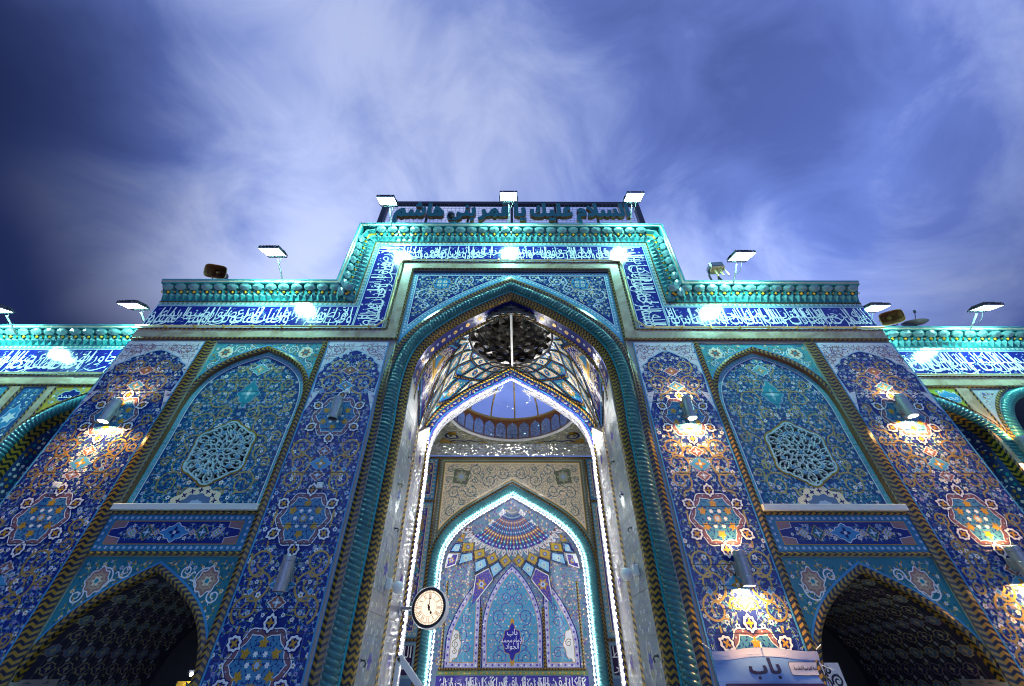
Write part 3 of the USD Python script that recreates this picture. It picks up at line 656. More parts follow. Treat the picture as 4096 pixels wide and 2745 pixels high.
    m.build('lotus_foot', 'glaze', p)
    # pierced rosette (twelve-fold strapwork over a black sheet that paints in the shade of the recess)
    th2 = np.linspace(0, 2 * PI, 49)
    strap = [hole.boundary.buffer(0.014)]
    for n, r0, q in ((12, hole_r * 0.80, 0.088), (12, hole_r * 0.50, 0.083), (6, hole_r * 0.24, 0.075)):
        for k in range(n):
            a = 2 * PI * (k + (0.5 if r0 < 0.3 and n == 12 else 0)) / n; x, z = hole_c[0] + r0 * math.cos(a), hole_c[1] + r0 * math.sin(a) * 1.04
            strap.append(ogee(x, z, q * 0.86, q * 1.12, math.degrees(a) - 90, 0.22).boundary.buffer(0.0095))
            strap.append(taper([(x, z), (hole_c[0] + (r0 + q * 1.6) * math.cos(a + PI / n), hole_c[1] + (r0 + q * 1.6) * math.sin(a + PI / n) * 1.04)], 0.02, 0.02))
    for k in range(12):
        a = 2 * PI * (k + 0.5) / 12; strap.append(disc(hole_c[0] + hole_r * 0.66 * math.cos(a), hole_c[1] + hole_r * 0.68 * math.sin(a), 0.038))
    g = unary_union(strap).intersection(hole.buffer(0.02))
    m = MB(); m.slab(g, fr_p, -0.05, 0.014, (0.42, 0.60, 0.62)); m.slab(unary_union([flower(hole_c[0] + hole_r * q * math.cos(a), hole_c[1] + hole_r * q * 1.04 * math.sin(a), 0.03, 5) for q, ph in ((0.66, PI / 12), (0.0, 0)) for a in np.arange(12) * PI / 6 + ph]), fr_p, 0.014, 0.019, SKYB); m.build('pierced_rosette', 'moulded_glaze', p)
    m = MB(); m.flat(hole.buffer(0.045).difference(hole.buffer(0.012)), fr_p, 0.0065, OCHRE); m.flat(hole.buffer(0.03).difference(hole.buffer(0.02)), fr_p, 0.0075, GREEN); m.build('rosette_rim', 'gilt', p)
    m = MB(); m.slab(hole.buffer(0.06), front(0.55), -0.01, 0.0, (0.012, 0.012, 0.014)); m.build('rosette_shade_sheet', 'black_paint', p)  # flat near-black sheet: the darkness behind the piercing is put in as colour
    # striped frame of the arch: on the face and on the reveal
    m = MB(); pa = full(PANEL_ARCH, cx, 3.93)
    trim(m, pa, [0.0, 0.05, 0.10], [0.028, 0.016, 0.028], 0.085); ribbon(m, pa, 0.10, 0.125, 0.03, 0.03, SKYB); ribbon(m, pa, 0.0, -0.001, 0.03, 0.115, (0.14, 0.07, 0.03)); m.build('striped_trim', 'moulded_glaze', b)
    # marble sill, frieze, trims
    m = MB(); m.box(cx - 1.13, cx + 1.13, -0.07, 0.2, 3.83, 3.925, ch=0.006); m.build('sill', 'white_marble', gate)
    fz = sbox(cx - 1.12, 3.26, cx + 1.12, 3.77)
    m = MB(); m.slab(fz, F0, -0.016, 0.0, (0.035, 0.19, 0.34)); z = m.build('frieze', 'glaze', gate)
    inn = sbox(cx - 0.98, 3.36, cx + 0.98, 3.67)
    c1 = inn.buffer(0.0).intersection(unary_union([cartouche(cx, 3.515, 1.06, 0.30), sbox(cx - 0.78, 3.36, cx + 0.78, 3.67)]))
    m = MB(); m.flat(inn.buffer(0.012), F0, 0.0015, OCHRE); m.flat(inn, F0, 0.002, (0.28, 0.17, 0.17)); m.flat(c1.buffer(0.008).intersection(inn), F0, 0.0026, WHITE); m.flat(c1, F0, 0.0032, COBALT)
    bc = resample(np.array(fz.buffer(-0.045).exterior.coords), 0.09); m.flat(unary_union([flower(a, b2, 0.026, 5, k) for k, (a, b2) in enumerate(bc)]), F0, 0.002, PALE); m.flat(unary_union([leaf(a, b2, 0.05, 0.018, k * 1.7) for k, (a, b2) in enumerate(bc)]), F0, 0.0016, DTURQ)
    m.build('frieze_field', 'glaze', z)
    floral(z, F0, c1.buffer(-0.02), seed + 9, cx, vines=False, step=0.072, joints=None, base=0.0034, leaves=(GREEN, LEAF, LEAF), fine=(0.08, 0.24, 0.45))
    for dx, rx, ry, f, g2 in ((0, 0.21, 0.125, SKYB, NAVY), (0.42, 0.085, 0.10, DTURQ, PALE), (-0.42, 0.085, 0.10, DTURQ, PALE), (0.64, 0.07, 0.055, PALE, GREEN), (-0.64, 0.07, 0.055, PALE, GREEN), (0.27, 0.045, 0.04, PALE, RUST), (-0.27, 0.045, 0.04, PALE, RUST)): lozenge(z, F0, cx + dx, 3.515, rx, ry, 0.008, GOLD if abs(dx) > 0.1 else WHITE, f, g2)
    m = MB()
    for za, zb in ((3.775, 3.83), (3.20, 3.255)): trim(m, np.array([(cx - 1.12, za), (cx + 1.12, za)]), [0, -(zb - za) / 2, -(zb - za)], [-0.004, -0.016, -0.004], 0.10)
    m.build('striped_trim', 'moulded_glaze', z)
    low = sbox(cx - 1.12, 0.0, cx + 1.12, 3.19).difference(poly_arch(half_offset(LOW_ARCH, 0.0), cx, -0.1))
    frl = front(0.03); m = MB(); m.slab(low, frl, -0.6, -0.001, (0.035, 0.20, 0.25)); l = m.build('door_spandrel', 'glaze', gate)
    floral(l, frl, low.intersection(sbox(-99, 1.2, 99, 9)).buffer(-0.04), seed + 21, cx, radii=(0.17, 0.13, 0.09), w=0.018, step=0.11, vine=WHITE, vine_mat='glaze', blooms=(WHITE, CREAM, PALE), hearts=(OCHRE, RUST, OCHRE), leaves=(DTURQ, GREEN, OCHRE), fsize=0.6, fixed=[(cx + 0.78, 2.88, -0.17)])
    for q in (-1, 1):
        m = MB(); x, zz = cx + q * 0.78, 2.88
        m.flat(ogee(x, zz, 0.19, 0.19), frl, 0.0045, WHITE); m.flat(ogee(x, zz, 0.17, 0.17), frl, 0.0052, (0.36, 0.20, 0.16)); m.flat(unary_union([palm_cross(x + 0.09 * math.cos(t_), zz + 0.09 * math.sin(t_), 0.05, 4, t_) for t_ in np.arange(8) * PI / 4]), frl, 0.006, (0.5, 0.38, 0.24)); m.flat(flower(x, zz, 0.07, 6), frl, 0.0066, CREAM); m.flat(disc(x, zz, 0.03), frl, 0.0072, TURQ); m.build('corner_rosette', 'glaze', l)
    m = MB(); pa = full(LOW_ARCH, cx, 0.0); trim(m, pa, [0.0, 0.045, 0.09], [0.022, 0.008, 0.022], 0.085); ribbon(m, pa, 0.09, 0.12, 0.026, 0.026, SKYB); trim(m, pa, [-0.004, -0.004, -0.004], [0.022, 0.075, 0.13], 0.085); m.build('striped_trim', 'moulded_glaze', l)
    # the dark tiled passage behind the lower arch
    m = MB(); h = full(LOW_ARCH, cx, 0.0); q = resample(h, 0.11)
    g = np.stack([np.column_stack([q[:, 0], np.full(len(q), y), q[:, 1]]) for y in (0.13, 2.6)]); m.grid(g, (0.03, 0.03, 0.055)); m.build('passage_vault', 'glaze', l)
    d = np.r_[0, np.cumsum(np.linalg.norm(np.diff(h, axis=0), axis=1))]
    def on_vault(u, v, lift): 
        x, zq = np.interp(u, d, h[:, 0]), np.interp(u, d, h[:, 1]); k = np.array((cx - x, 2.0 - zq)); k = k / np.maximum(np.linalg.norm(k, axis=0), 1e-6)
        return np.column_stack([x + lift * k[0], v, zq + lift * k[1]])
    m = MB(); row = 0
    for u in np.arange(0.12, d[-1] - 0.1, 0.20):
        for v in np.arange(0.25 + 0.14 * (row % 2), 2.45, 0.28):
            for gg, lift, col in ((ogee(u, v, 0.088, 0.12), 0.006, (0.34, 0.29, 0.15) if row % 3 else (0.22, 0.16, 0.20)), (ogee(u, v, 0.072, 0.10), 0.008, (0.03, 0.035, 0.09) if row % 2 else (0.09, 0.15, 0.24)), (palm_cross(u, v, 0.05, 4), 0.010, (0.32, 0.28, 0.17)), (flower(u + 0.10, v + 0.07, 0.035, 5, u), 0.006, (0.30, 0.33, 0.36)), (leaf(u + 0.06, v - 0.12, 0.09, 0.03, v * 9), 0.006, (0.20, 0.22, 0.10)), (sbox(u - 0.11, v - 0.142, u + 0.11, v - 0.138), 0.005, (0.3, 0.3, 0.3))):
                vv, ff = tri(gg); m.add(on_vault(vv[:, 0], vv[:, 1], lift), ff, col)
        row += 1
    m.build('vault_ornament', 'glaze', l)
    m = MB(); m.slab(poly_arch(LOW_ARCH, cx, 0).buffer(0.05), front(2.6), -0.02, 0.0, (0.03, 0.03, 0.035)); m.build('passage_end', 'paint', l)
side_bay(-1, 101); side_bay(1, 202)

# marble bands: slabs with their joints
def slabs(path2, o0, o1, y0, y1, step, parent, name='marble_slab'):
    p = np.asarray(path2, float); a, b = miter(p, o0), miter(p, o1)
    for k in range(len(p) - 1):
        L = np.linalg.norm(p[k + 1] - p[k]); n = max(1, int(round(L / step)))
        for i in range(n):
            f0, f1 = i / n + 0.002 / L * (i > 0), (i + 1) / n - 0.002 / L * (i < n - 1)
            q = np.array([a[k] + (a[k + 1] - a[k]) * f0, a[k] + (a[k + 1] - a[k]) * f1, b[k] + (b[k + 1] - b[k]) * f1, b[k] + (b[k + 1] - b[k]) * f0])
            mb = MB(); mb.slab(Polygon(q), FR((0, 0, 0), (1, 0, 0), (0, 0, 1), (0, -1, 0)), -y1, -y0 + 0.0015 * math.sin(i * 2.7 + k), (0.6, 0.55, 0.5)); mb.build(name, 'marble', parent)
FRAME = np.array([(-8.06, 7.32), (-2.40, 7.32), (-2.40, 9.58), (2.40, 9.58), (2.40, 7.32), (8.06, 7.32)])
mb = MB(); trim(mb, FRAME, [0.0, -0.03, -0.06][::1], [-0.012, -0.03, -0.012], 0.10); fr_m = mb.build('marble_frame', 'moulded_glaze', gate)
slabs(FRAME, -0.06, -0.27, -0.018, 0.016, 0.85, fr_m)
mb = MB(); trim(mb, FRAME, [-0.27, -0.295, -0.32], [-0.014, -0.034, -0.014], 0.10); mb.build('striped_trim', 'moulded_glaze', fr_m)

# spandrel over the big arch
sp = sbox(-2.40, 6.3, 2.40, 9.52).difference(Polygon(full(half_offset(ARCH1, 0.30), 0, 5.0)))
frs = front(0.035); jj = hjoints(-2.4, 2.4, 6.3, 9.6, 0.54, vert=0.30)
mb = MB(); mb.slab(sp, frs, -0.6, -0.001, COBALT); spn = mb.build('portal_spandrel', 'glaze', gate)
bd = sp.difference(sp.buffer(-0.115))
m = MB(); m.flat(bd.difference(jj), frs, 0.0012, (0.16, 0.42, 0.58)); bc = np.vstack([resample(np.array(g.exterior.coords), 0.085) for g in polys(sp.buffer(-0.058))])
m.flat(unary_union([flower(a, b, 0.022, 5, k) for k, (a, b) in enumerate(bc)]), frs, 0.0022, WHITE); m.flat(unary_union([leaf(a, b, 0.05, 0.016, k * 1.3) for k, (a, b) in enumerate(bc)]), frs, 0.0017, COBALT)
m.flat(sp.buffer(-0.115).boundary.buffer(0.006), frs, 0.0027, WHITE); m.build('field_border', 'glaze', spn)
floral(spn, frs, sp.buffer(-0.13), 77, 0.0, radii=(0.27, 0.20, 0.14, 0.10), w=0.020, step=0.092, fine=(0.08, 0.22, 0.50), vine=(0.62, 0.72, 0.80), vine_mat='glaze', joints=jj, blooms=(WHITE, CREAM, PALE), hearts=(ORANGE, GREEN, RUST), leaves=(LEAF, GREEN, LEAF), fixed=[(1.66, 9.12, -0.30), (1.10, 9.22, 0.24), (2.02, 8.72, 0.22), (0.55, 9.33, 0.13)])
for s in (-1, 1):
    m = MB(); x, z = s * 1.66, 9.12; q = affinity.rotate(ogee(x, z, 0.27, 0.22, 0), -s * 45, origin=(x, z))
    m.flat(q.buffer(0.014), frs, 0.0045, OCHRE); m.flat(q, frs, 0.0052, SKYB); m.flat(unary_union([sbox(x + a * 0.07 - 0.045, z + b * 0.06 - 0.04, x + a * 0.07 + 0.045, z + b * 0.06 + 0.04) for a in (-1, 1) for b in (-1, 1)]), frs, 0.006, CREAM); m.flat(unary_union([disc(x + a * 0.07, z + b * 0.06, 0.022) for a in (-1, 1) for b in (-1, 1)]), frs, 0.0066, SKYB)
    m.flat(palm_cross(x, z, 0.2, 8).difference(disc(x, z, 0.15, 16)), frs, 0.006, NAVY); m.build('corner_rosette', 'glaze', spn)
m = MB(); 
for s in (-1, 1):
    trim(m, np.array([(s * 2.40, 5.6), (s * 2.40, 9.52)]), [0.0, 0.02, 0.04] if s > 0 else [0, -0.02, -0.04], [0.0, -0.008, 0.0], 0.085)
ribbon(m, np.array([(-2.40, 9.52), (2.40, 9.52)]), 0.0, 0.0, 0.035, -0.012, (0.05, 0.05, 0.09)); m.build('striped_trim', 'moulded_glaze', spn)

# the turquoise rope that runs round the big arch, and the striped courses on both sides of it
P1 = full(ARCH1, 0, 0.0)
mb = MB(); rope(mb, P1, 0.045, 0.118, 0.076, (0.016, 0.125, 0.15)); rp = mb.build('rope_moulding', 'moulded_glaze', gate, smooth=True)
mb = MB(); trim(mb, P1, [0.125, 0.19, 0.255], [0.012, -0.008, 0.012], 0.080); ribbon(mb, P1, 0.255, 0.30, 0.014, 0.020, SKYB); ribbon(mb, P1, 0.10, 0.125, 0.05, 0.014, DTURQ)
ribbon(mb, P1, -0.10, -0.135, 0.04, 0.06, TURQ); trim(mb, P1, [-0.135, -0.18, -0.225], [0.06, 0.05, 0.085], 0.080); trim(mb, P1, [-0.225, -0.252, -0.275], [0.085, 0.13, 0.18], 0.080); mb.build('striped_trim', 'moulded_glaze', gate)

# inscription bands (white letters on cobalt, in three runs round the raised middle)
def band(parent, fr, u0, u1, v0, v1, text, seed, two=True, mat='glaze', step=0.36, edge=True):
    mb = MB(); r = sbox(u0, v0, u1, v1); mb.slab(r, fr, -0.016, 0.0, (0.014, 0.018, 0.22)); p = mb.build('inscription_band', mat, parent)
    H = v1 - v0; j = unary_union([sbox(u - 0.0016, v0, u + 0.0016, v1) for u in np.arange(u0, u1, step)] + [sbox(u0, v0 + H * 0.5 - 0.0016, u1, v0 + H * 0.5 + 0.0016)])
    big, fine = inscription(u0 + 0.02, u1 - 0.02, v0 + 0.02, v1 - 0.02, text, seed, two=two)
    m = MB(); m.flat(fine.difference(j), fr, 0.0012, (0.25, 0.36, 0.62)); m.build('fine_strokes', mat, p)
    m = MB(); m.flat(big.difference(j), fr, 0.0022, (0.80, 0.82, 0.84)); m.build('lettering', mat, p)
    if edge:
        m = MB(); m.flat(r.difference(r.buffer(-0.018)), fr, 0.0030, (0.55, 0.66, 0.78)); m.build('band_border', mat, p)
    return p
band(gate, F0, -8.06, -3.47, 7.66, 8.32, VERSE, 5)
band(gate, F0, 3.47, 8.06, 7.66, 8.32, VERSE_R, 6)
band(gate, F0, -2.80, 2.80, 9.92, 10.56, VERSE_TOP, 7)
band(gate, FR((0, 0, 0), (0, 0, 1), (-1, 0, 0), (0, -1, 0)), 7.66, 10.56, 2.80, 3.46, VERSE, 8)
band(gate, FR((0, 0, 0), (0, 0, -1), (1, 0, 0), (0, -1, 0)), -10.56, -7.66, 2.80, 3.46, VERSE_R, 9)
# narrow flowered border between band and cornice
OUTER = np.array([(-8.06, 8.32), (-3.47, 8.32), (-3.47, 10.57), (3.47, 10.57), (3.47, 8.32), (8.06, 8.32)])
mb = MB(); ribbon(mb, OUTER, 0.0, -0.02, 0.0, -0.004, SKYB); ribbon(mb, OUTER, -0.02, -0.10, -0.003, -0.003, (0.45, 0.50, 0.48)); bt = mb.build('upper_border', 'glaze', gate)
cl = resample(miter(OUTER, -0.06), 0.11); m = MB(); m.flat(unary_union([affinity.rotate(sbox(a - 0.026, b - 0.026, a + 0.026, b + 0.026), 45) for a, b in cl[1:-1]]), F0, 0.005, TURQ); m.flat(unary_union([disc(a, b, 0.012) for a, b in cl[1:-1]]), F0, 0.0056, OCHRE); m.build('border_ornament', 'glaze', bt)
m = MB(); trim(m, OUTER, [-0.10, -0.12, -0.14], [-0.006, -0.022, -0.006], 0.09); m.build('striped_trim', 'moulded_glaze', bt)

# muqarnas cornice: one shaped cell after another under a marble-faced coping
def cell_mesh(map_, w, seed):
    rg = np.random.default_rng(seed); mb = MB()
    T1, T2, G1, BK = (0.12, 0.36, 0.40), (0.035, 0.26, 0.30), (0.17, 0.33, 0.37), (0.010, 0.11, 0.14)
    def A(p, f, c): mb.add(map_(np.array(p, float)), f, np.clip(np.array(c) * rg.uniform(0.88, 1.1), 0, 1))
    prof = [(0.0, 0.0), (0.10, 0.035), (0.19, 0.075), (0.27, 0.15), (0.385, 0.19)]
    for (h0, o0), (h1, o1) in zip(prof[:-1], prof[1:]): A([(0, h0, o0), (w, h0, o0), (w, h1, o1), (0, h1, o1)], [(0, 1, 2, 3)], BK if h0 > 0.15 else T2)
    for c in (0.25, 0.75):                                       # pointed leaves of the lowest tier
        t = c * w; q = w * 0.245
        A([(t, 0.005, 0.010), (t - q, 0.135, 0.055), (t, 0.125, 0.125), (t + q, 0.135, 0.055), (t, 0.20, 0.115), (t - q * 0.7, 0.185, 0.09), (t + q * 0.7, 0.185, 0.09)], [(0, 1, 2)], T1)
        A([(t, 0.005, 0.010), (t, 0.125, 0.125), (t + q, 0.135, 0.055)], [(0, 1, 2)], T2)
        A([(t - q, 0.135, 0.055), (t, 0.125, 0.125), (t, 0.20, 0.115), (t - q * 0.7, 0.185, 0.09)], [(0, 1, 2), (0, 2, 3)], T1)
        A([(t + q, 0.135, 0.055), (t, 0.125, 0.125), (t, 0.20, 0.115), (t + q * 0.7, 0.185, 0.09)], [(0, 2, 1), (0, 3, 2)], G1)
    for c, r, col in ((0.5, 0.044, (0.75, 0.42, 0.04)), (0.0, 0.024, (0.75, 0.42, 0.04)), (1.0, 0.024, (0.75, 0.42, 0.04))):
        t = c * w; s0 = 0.215
        A([(t - r, s0, 0.13), (t, s0 - r, 0.12), (t + r, s0, 0.13), (t, s0 + r, 0.16), (t, s0, 0.165)], [(0, 1, 4), (1, 2, 4), (2, 3, 4), (3, 0, 4)], col)
    for sgn in (-1, 1):                                          # slanting cheeks beside the gold stars
        A([(w * 0.5 + sgn * 0.05, 0.20, 0.12), (w * 0.5 + sgn * 0.11, 0.16, 0.10), (w * 0.5 + sgn * w * 0.48, 0.25, 0.13), (w * 0.5 + sgn * 0.07, 0.27, 0.19)], [(0, 1, 2), (0, 2, 3)], T2)
    th = np.arange(8) * PI / 4 + PI / 8; R = w * 0.45             # the eight-sided boss
    ring = np.column_stack([w / 2 + R * np.cos(th), 0.315 + R * 0.58 * np.sin(th), 0.235 + R * 0.46 * np.sin(th)])
    A(np.vstack([ring, [(w / 2, 0.302, 0.268)]]), [(i, (i + 1) % 8, 8) for i in range(8)], G1)
    back = ring + np.array((0, 0.05, -0.085)); A(np.vstack([ring, back]), [(i, (i + 1) % 8, 8 + (i + 1) % 8, 8 + i) for i in range(8)], T1)
    return mb
def cornice(parent, runs, path, H=0.39, y0=0.0, dress='muqarnas_cell'):
    k = 0
    for O, U, V, L in runs:
        O, U, V = np.array(O, float), np.array(U, float), np.array(V, float); N = np.array((0, -1.0, 0)); n = max(1, int(round(L / 0.30))); w = L / n
        for i in range(n):
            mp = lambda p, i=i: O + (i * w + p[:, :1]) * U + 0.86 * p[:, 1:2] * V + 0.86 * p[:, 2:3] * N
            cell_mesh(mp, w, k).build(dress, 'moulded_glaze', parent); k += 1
    for (O, U, V, L), (O2, U2, V2, L2) in zip(runs[:-1], runs[1:]):   # outer corners: the profile turns with a mitre
        V, V2 = np.array(V, float), np.array(V2, float); c = np.array(O2, float)
        if np.dot(np.cross(V, V2), (0, -1.0, 0)) * 1 == 0: continue
        if np.dot(np.array(U, float), V2) < 0.5: continue
        pr = [(0.0, 0.0), (0.09, 0.05), (0.14, 0.10), (0.20, 0.11), (0.24, 0.15), (0.30, 0.235), (0.36, 0.23), (0.385, 0.19)]
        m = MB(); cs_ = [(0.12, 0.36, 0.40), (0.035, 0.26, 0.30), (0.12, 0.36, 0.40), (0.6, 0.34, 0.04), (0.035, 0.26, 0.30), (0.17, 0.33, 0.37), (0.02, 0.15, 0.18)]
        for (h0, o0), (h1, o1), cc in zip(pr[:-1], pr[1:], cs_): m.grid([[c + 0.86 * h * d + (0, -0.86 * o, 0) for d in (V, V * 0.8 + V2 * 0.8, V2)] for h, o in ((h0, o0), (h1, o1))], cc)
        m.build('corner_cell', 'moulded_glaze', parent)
    mb = MB(); q = [(0.385, 0.18), (0.385, 0.30), (0.405, 0.32), (0.455, 0.325), (0.475, 0.345), (0.50, 0.345), (0.50, -0.3)]
    q = [(h * 0.86, o * 0.86 if o > 0 else o) for h, o in q]
    cols = [(0.02, 0.2, 0.23), (0.06, 0.34, 0.38), (0.60, 0.46, 0.34), (0.10, 0.33, 0.42), (0.10, 0.33, 0.42), (0.2, 0.25, 0.28)]
    for (h0, o0), (h1, o1), c in zip(q[:-1], q[1:], cols): ribbon(mb, path, -h0, -h1, y0 - o0, y0 - o1, c)
    e = [miter(path, -h) for h, o in q]
    for end in (0, -1):
        pts = np.array([(e[i][end][0], y0 - q[i][1], e[i][end][1]) for i in range(len(q))] + [(path[end][0], y0 + 0.3, path[end][1])]); mb.add(np.vstack([pts, pts.mean(0)]), [(i, (i + 1) % len(pts), len(pts)) for i in range(len(pts))], (0.05, 0.3, 0.34))
    mb.build('coping', 'moulded_glaze', parent)
CB = miter(OUTER, -0.145)
runs = []
for k in range(5):
    a, b = CB[k], CB[k + 1]; d = (b - a) / np.linalg.norm(b - a); n = np.array((-d[1], d[0])); L = np.linalg.norm(b - a)
    if k == 1 or k == 3: L -= 0.0
    runs.append(((a[0], 0, a[1]), (d[0], 0, d[1]), (n[0], 0, n[1]), L))
corn = MB(); ribbon(corn, CB, 0.0, -0.006, 0.0, -0.01, TURQ); corn = corn.build('cornice', 'moulded_glaze', gate)
cornice(corn, runs, CB)

# gold conduit along the foot of the inscription
PIPE = np.array([(-8.1, 7.655), (-2.745, 7.655), (-2.745, 9.905), (2.745, 9.905), (2.745, 7.655), (8.1, 7.655)])
pp = resample(PIPE, 0.4); mb = MB(); mb.tube(np.column_stack([pp[:, 0], np.full(len(pp), -0.055), pp[:, 1]]), 0.020, 8); cd = mb.build('conduit', 'pipe_paint', gate, smooth=True)
for i, (x, z) in enumerate(resample(PIPE, 0.62)[1:-1]):
    m = MB(); m.box(x - 0.012, x + 0.012, -0.08, 0.0, z - 0.03, z + 0.03); m.build('pipe_clip', 'brass', cd)

# ================================================================ the porch behind the big arch: jambs, net vault, dark mirrored dome, inner arch
Y2 = 2.35
ARCH2 = np.column_stack([ARCH2[:, 0] * 1.017, 1.9 + (ARCH2[:, 1] - 1.9) * 1.017])
porch = thing('entrance_porch', 'shallow porch inside the big arch with net vault of tiled kites', 'porch')
XW = 1.985
INNER = half_offset(ARCH1, -0.285)
mb = MB(); P0 = full(INNER[INNER[:, 1] > 6.15], 0)
ribbon(mb, P0, 0.0, -0.01, 0.18, 0.50, (0.014, 0.02, 0.16)); so = mb.build('arch_soffit', 'glaze', porch)
q = resample(P0, 0.17)
for k, (a, b) in enumerate(q[1:-1]):
    T = q[k + 2] - q[k]; T /= np.linalg.norm(T); N = np.array((T[1], -T[0]))
    c = np.array((a, 0.33, b)) + np.array((-N[0], 0, -N[1])) * 0.012; big = k % 2 == 0
    m = m2 = MB()
    for g, col, l in ((flower(0, 0, 0.062 if big else 0.04, 8), GOLD if big else WHITE, 0), (disc(0, 0, 0.022), RUST if big else SKYB, 0.002)):
        v, f = tri(g); (m if big else m2).add(c + v[:, :1] * np.array((T[0], 0, T[1])) + v[:, 1:2] * np.array((0, 1.0, 0)) + l * np.array((-N[0], 0, -N[1])), f, col)
    m.build('gold_rosette' if big else 'white_rosette', 'gilt' if big else 'glaze', so)
m = MB(); rails_striped(m, [np.column_stack([miter(P0, o)[:, 0], np.full(len(P0), y), miter(P0, o)[:, 1]]) for o, y in ((-0.004, 0.49), (-0.03, 0.53), (-0.02, 0.57))], 0.085, (OCHRE, BLACK)); m.build('striped_trim', 'moulded_glaze', so)
mb = MB(); ribbon(mb, P0, -0.02, -0.02, 0.56, 0.62, DTURQ); mb.build('soffit_edge', 'moulded_glaze', so)
for s in (-1, 1):                                               # jamb walls
    frj = FR((s * XW, 0, 0), (0, -s * 1.0, 0), (0, 0, 1), (-s, 0, 0))
    def jy(y): return -s * y
    def jp(pts): return Polygon([(jy(y), z) for y, z in pts])
    wl = jp([(0.18, 0), (Y2, 0), (Y2, 6.5), (1.3, 5.82), (0.5, 6.75), (0.18, 6.75)])
    mb = MB(); mb.slab(wl, frj, -0.25, -0.012, (0.3, 0.28, 0.26)); w_ = mb.build('jamb_wall', 'paint', porch)
    courses(w_, frj, wl, 1.2, 6.75, (0.30, 0.31, 0.30), seed=5 + s, mat='satin')
    for y0, y1 in ((0.20, 1.16), (1.40, 2.25)):
        r = jp([(y0, 1.25), (y1, 1.25), (y1, 5.7), (y0, 5.7)]); j = hjoints(r.bounds[0], r.bounds[2], 1.2, 6)
        floral(w_, frj, r, 300 + int(y0 * 10) + s, jy((y0 + y1) / 2), radii=(0.16, 0.11), w=0.014, step=0.085, vine=(0.30, 0.32, 0.42), vine_mat='satin', joints=j, blooms=(WHITE, (0.22, 0.20, 0.42), GREY), hearts=(OCHRE, PURPLE, MAUVE), leaves=((0.25, 0.35, 0.45), (0.2, 0.2, 0.4), (0.30, 0.34, 0.22)), mat='satin')
        for z in np.arange(2.0, 5.6, 1.15):
            m = MB(); x = jy((y0 + y1) / 2); m.flat(ogee(x, z, 0.16, 0.30), frj, 0.0045, WHITE); m.flat(ogee(x, z, 0.14, 0.27), frj, 0.0052, (0.4, 0.36, 0.28)); m.flat(palm_cross(x, z, 0.13, 6), frj, 0.0060, PURPLE); m.build('oval_medallion', 'glaze', w_)
    m = MB()
    for y in (1.24, 2.30): rails_striped(m, [np.array([(s * (XW - o), y + d, 0.0), (s * (XW - o), y + d, 5.95 if y < 2 else 6.4)]) for d, o in ((-0.055, 0.002), (0.0, 0.03), (0.055, 0.002))], 0.10, (OCHRE, BLACK))
    m.build('striped_trim', 'moulded_glaze', w_)
# net vault: a lofted surface between the rim of the dark dome and the walls
C0, RIM, ZR = np.array((0.0, 1.25)), 1.04, 8.36
A2O = half_offset(ARCH2, 0.27)
def z_on(h, x): 
    o = np.argsort(h[:, 0]); return np.interp(np.abs(x), h[o, 0], h[o, 1])
def boundary():
    pts = []
    xs = np.linspace(XW, -XW, 61); B = np.column_stack([xs, np.full(61, Y2), np.minimum(z_on(A2O, xs), 8.33)])
    ys = np.linspace(Y2, 0.58, 41)[1:]; ctrl_y, ctrl_z = [0.58, 1.3, Y2], [z_on(INNER, XW - 0.02) if False else 6.9, 5.85, z_on(A2O, XW)]
    L = np.column_stack([np.full(40, -XW), ys, np.interp(ys, ctrl_y, ctrl_z)])
    xf = np.linspace(-XW, XW, 61)[1:]; Fz = z_on(INNER, xf) - 0.03; Fz = np.maximum(Fz, 6.9)
    Fr = np.column_stack([xf, np.full(60, 0.58), Fz]); R = np.column_stack([np.full(40, XW), ys[::-1], np.interp(ys[::-1], ctrl_y, ctrl_z)])
    return np.vstack([B, L, Fr, R])
BD = boundary(); BA = np.unwrap(np.arctan2(BD[:, 1] - C0[1], BD[:, 0] - C0[0])); BA, ix = np.unique(BA, return_index=True); BD = BD[ix]
def vault(p, w=0.0):
    """(angle in degrees, 0 at the rim .. 1 at the walls) to a point of the vault, w towards the room."""
    a = np.radians(np.asarray(p)[:, 0]); r = np.clip(np.asarray(p)[:, 1], 0, 1)
    a = (a - BA[0]) % (2 * PI) + BA[0]
    b = np.stack([np.interp(a, BA, BD[:, k], period=2 * PI) for k in range(3)], 1)
    rim = np.column_stack([C0[0] + RIM * np.cos(a), C0[1] + RIM * np.sin(a), np.full(len(a), ZR)])
    P = rim + (b - rim) * np.column_stack([r ** 0.92, r ** 0.92, r ** 1.55])
    tip = np.array((0, 0.6, 5.0)); d = tip - P; d /= np.linalg.norm(d, axis=1, keepdims=True)
    return P + d * (np.asarray(w).reshape(-1, 1) if np.ndim(w) else w)
def subdiv(poly, seg, size):
    """Triangles of a plane shape fine enough to bend."""
    out_v, out_f, n = [], [], 0
    for p in polys(poly):
        v, f = tri(p.segmentize(seg)); v3 = np.column_stack([v, np.zeros(len(v))])
        try: v3, f = trimesh.remesh.subdivide_to_size(v3, f, size, max_iter=8)
        except Exception: pass
        out_v.append(v3[:, :2]); out_f.append(f + n); n += len(v3)
    return (np.vstack(out_v), np.vstack(out_f)) if out_v else (np.zeros((0, 2)), np.zeros((0, 3), int))
KX = 30.0                                                       # scale the angle so that shapes in (angle / KX, r) are roughly isotropic
def vpiece(mb, poly, w, col):
    v, f = subdiv(poly, 0.12, 0.16)
    if len(f): mb.add(vault(v * (KX, 1), w), f, col)
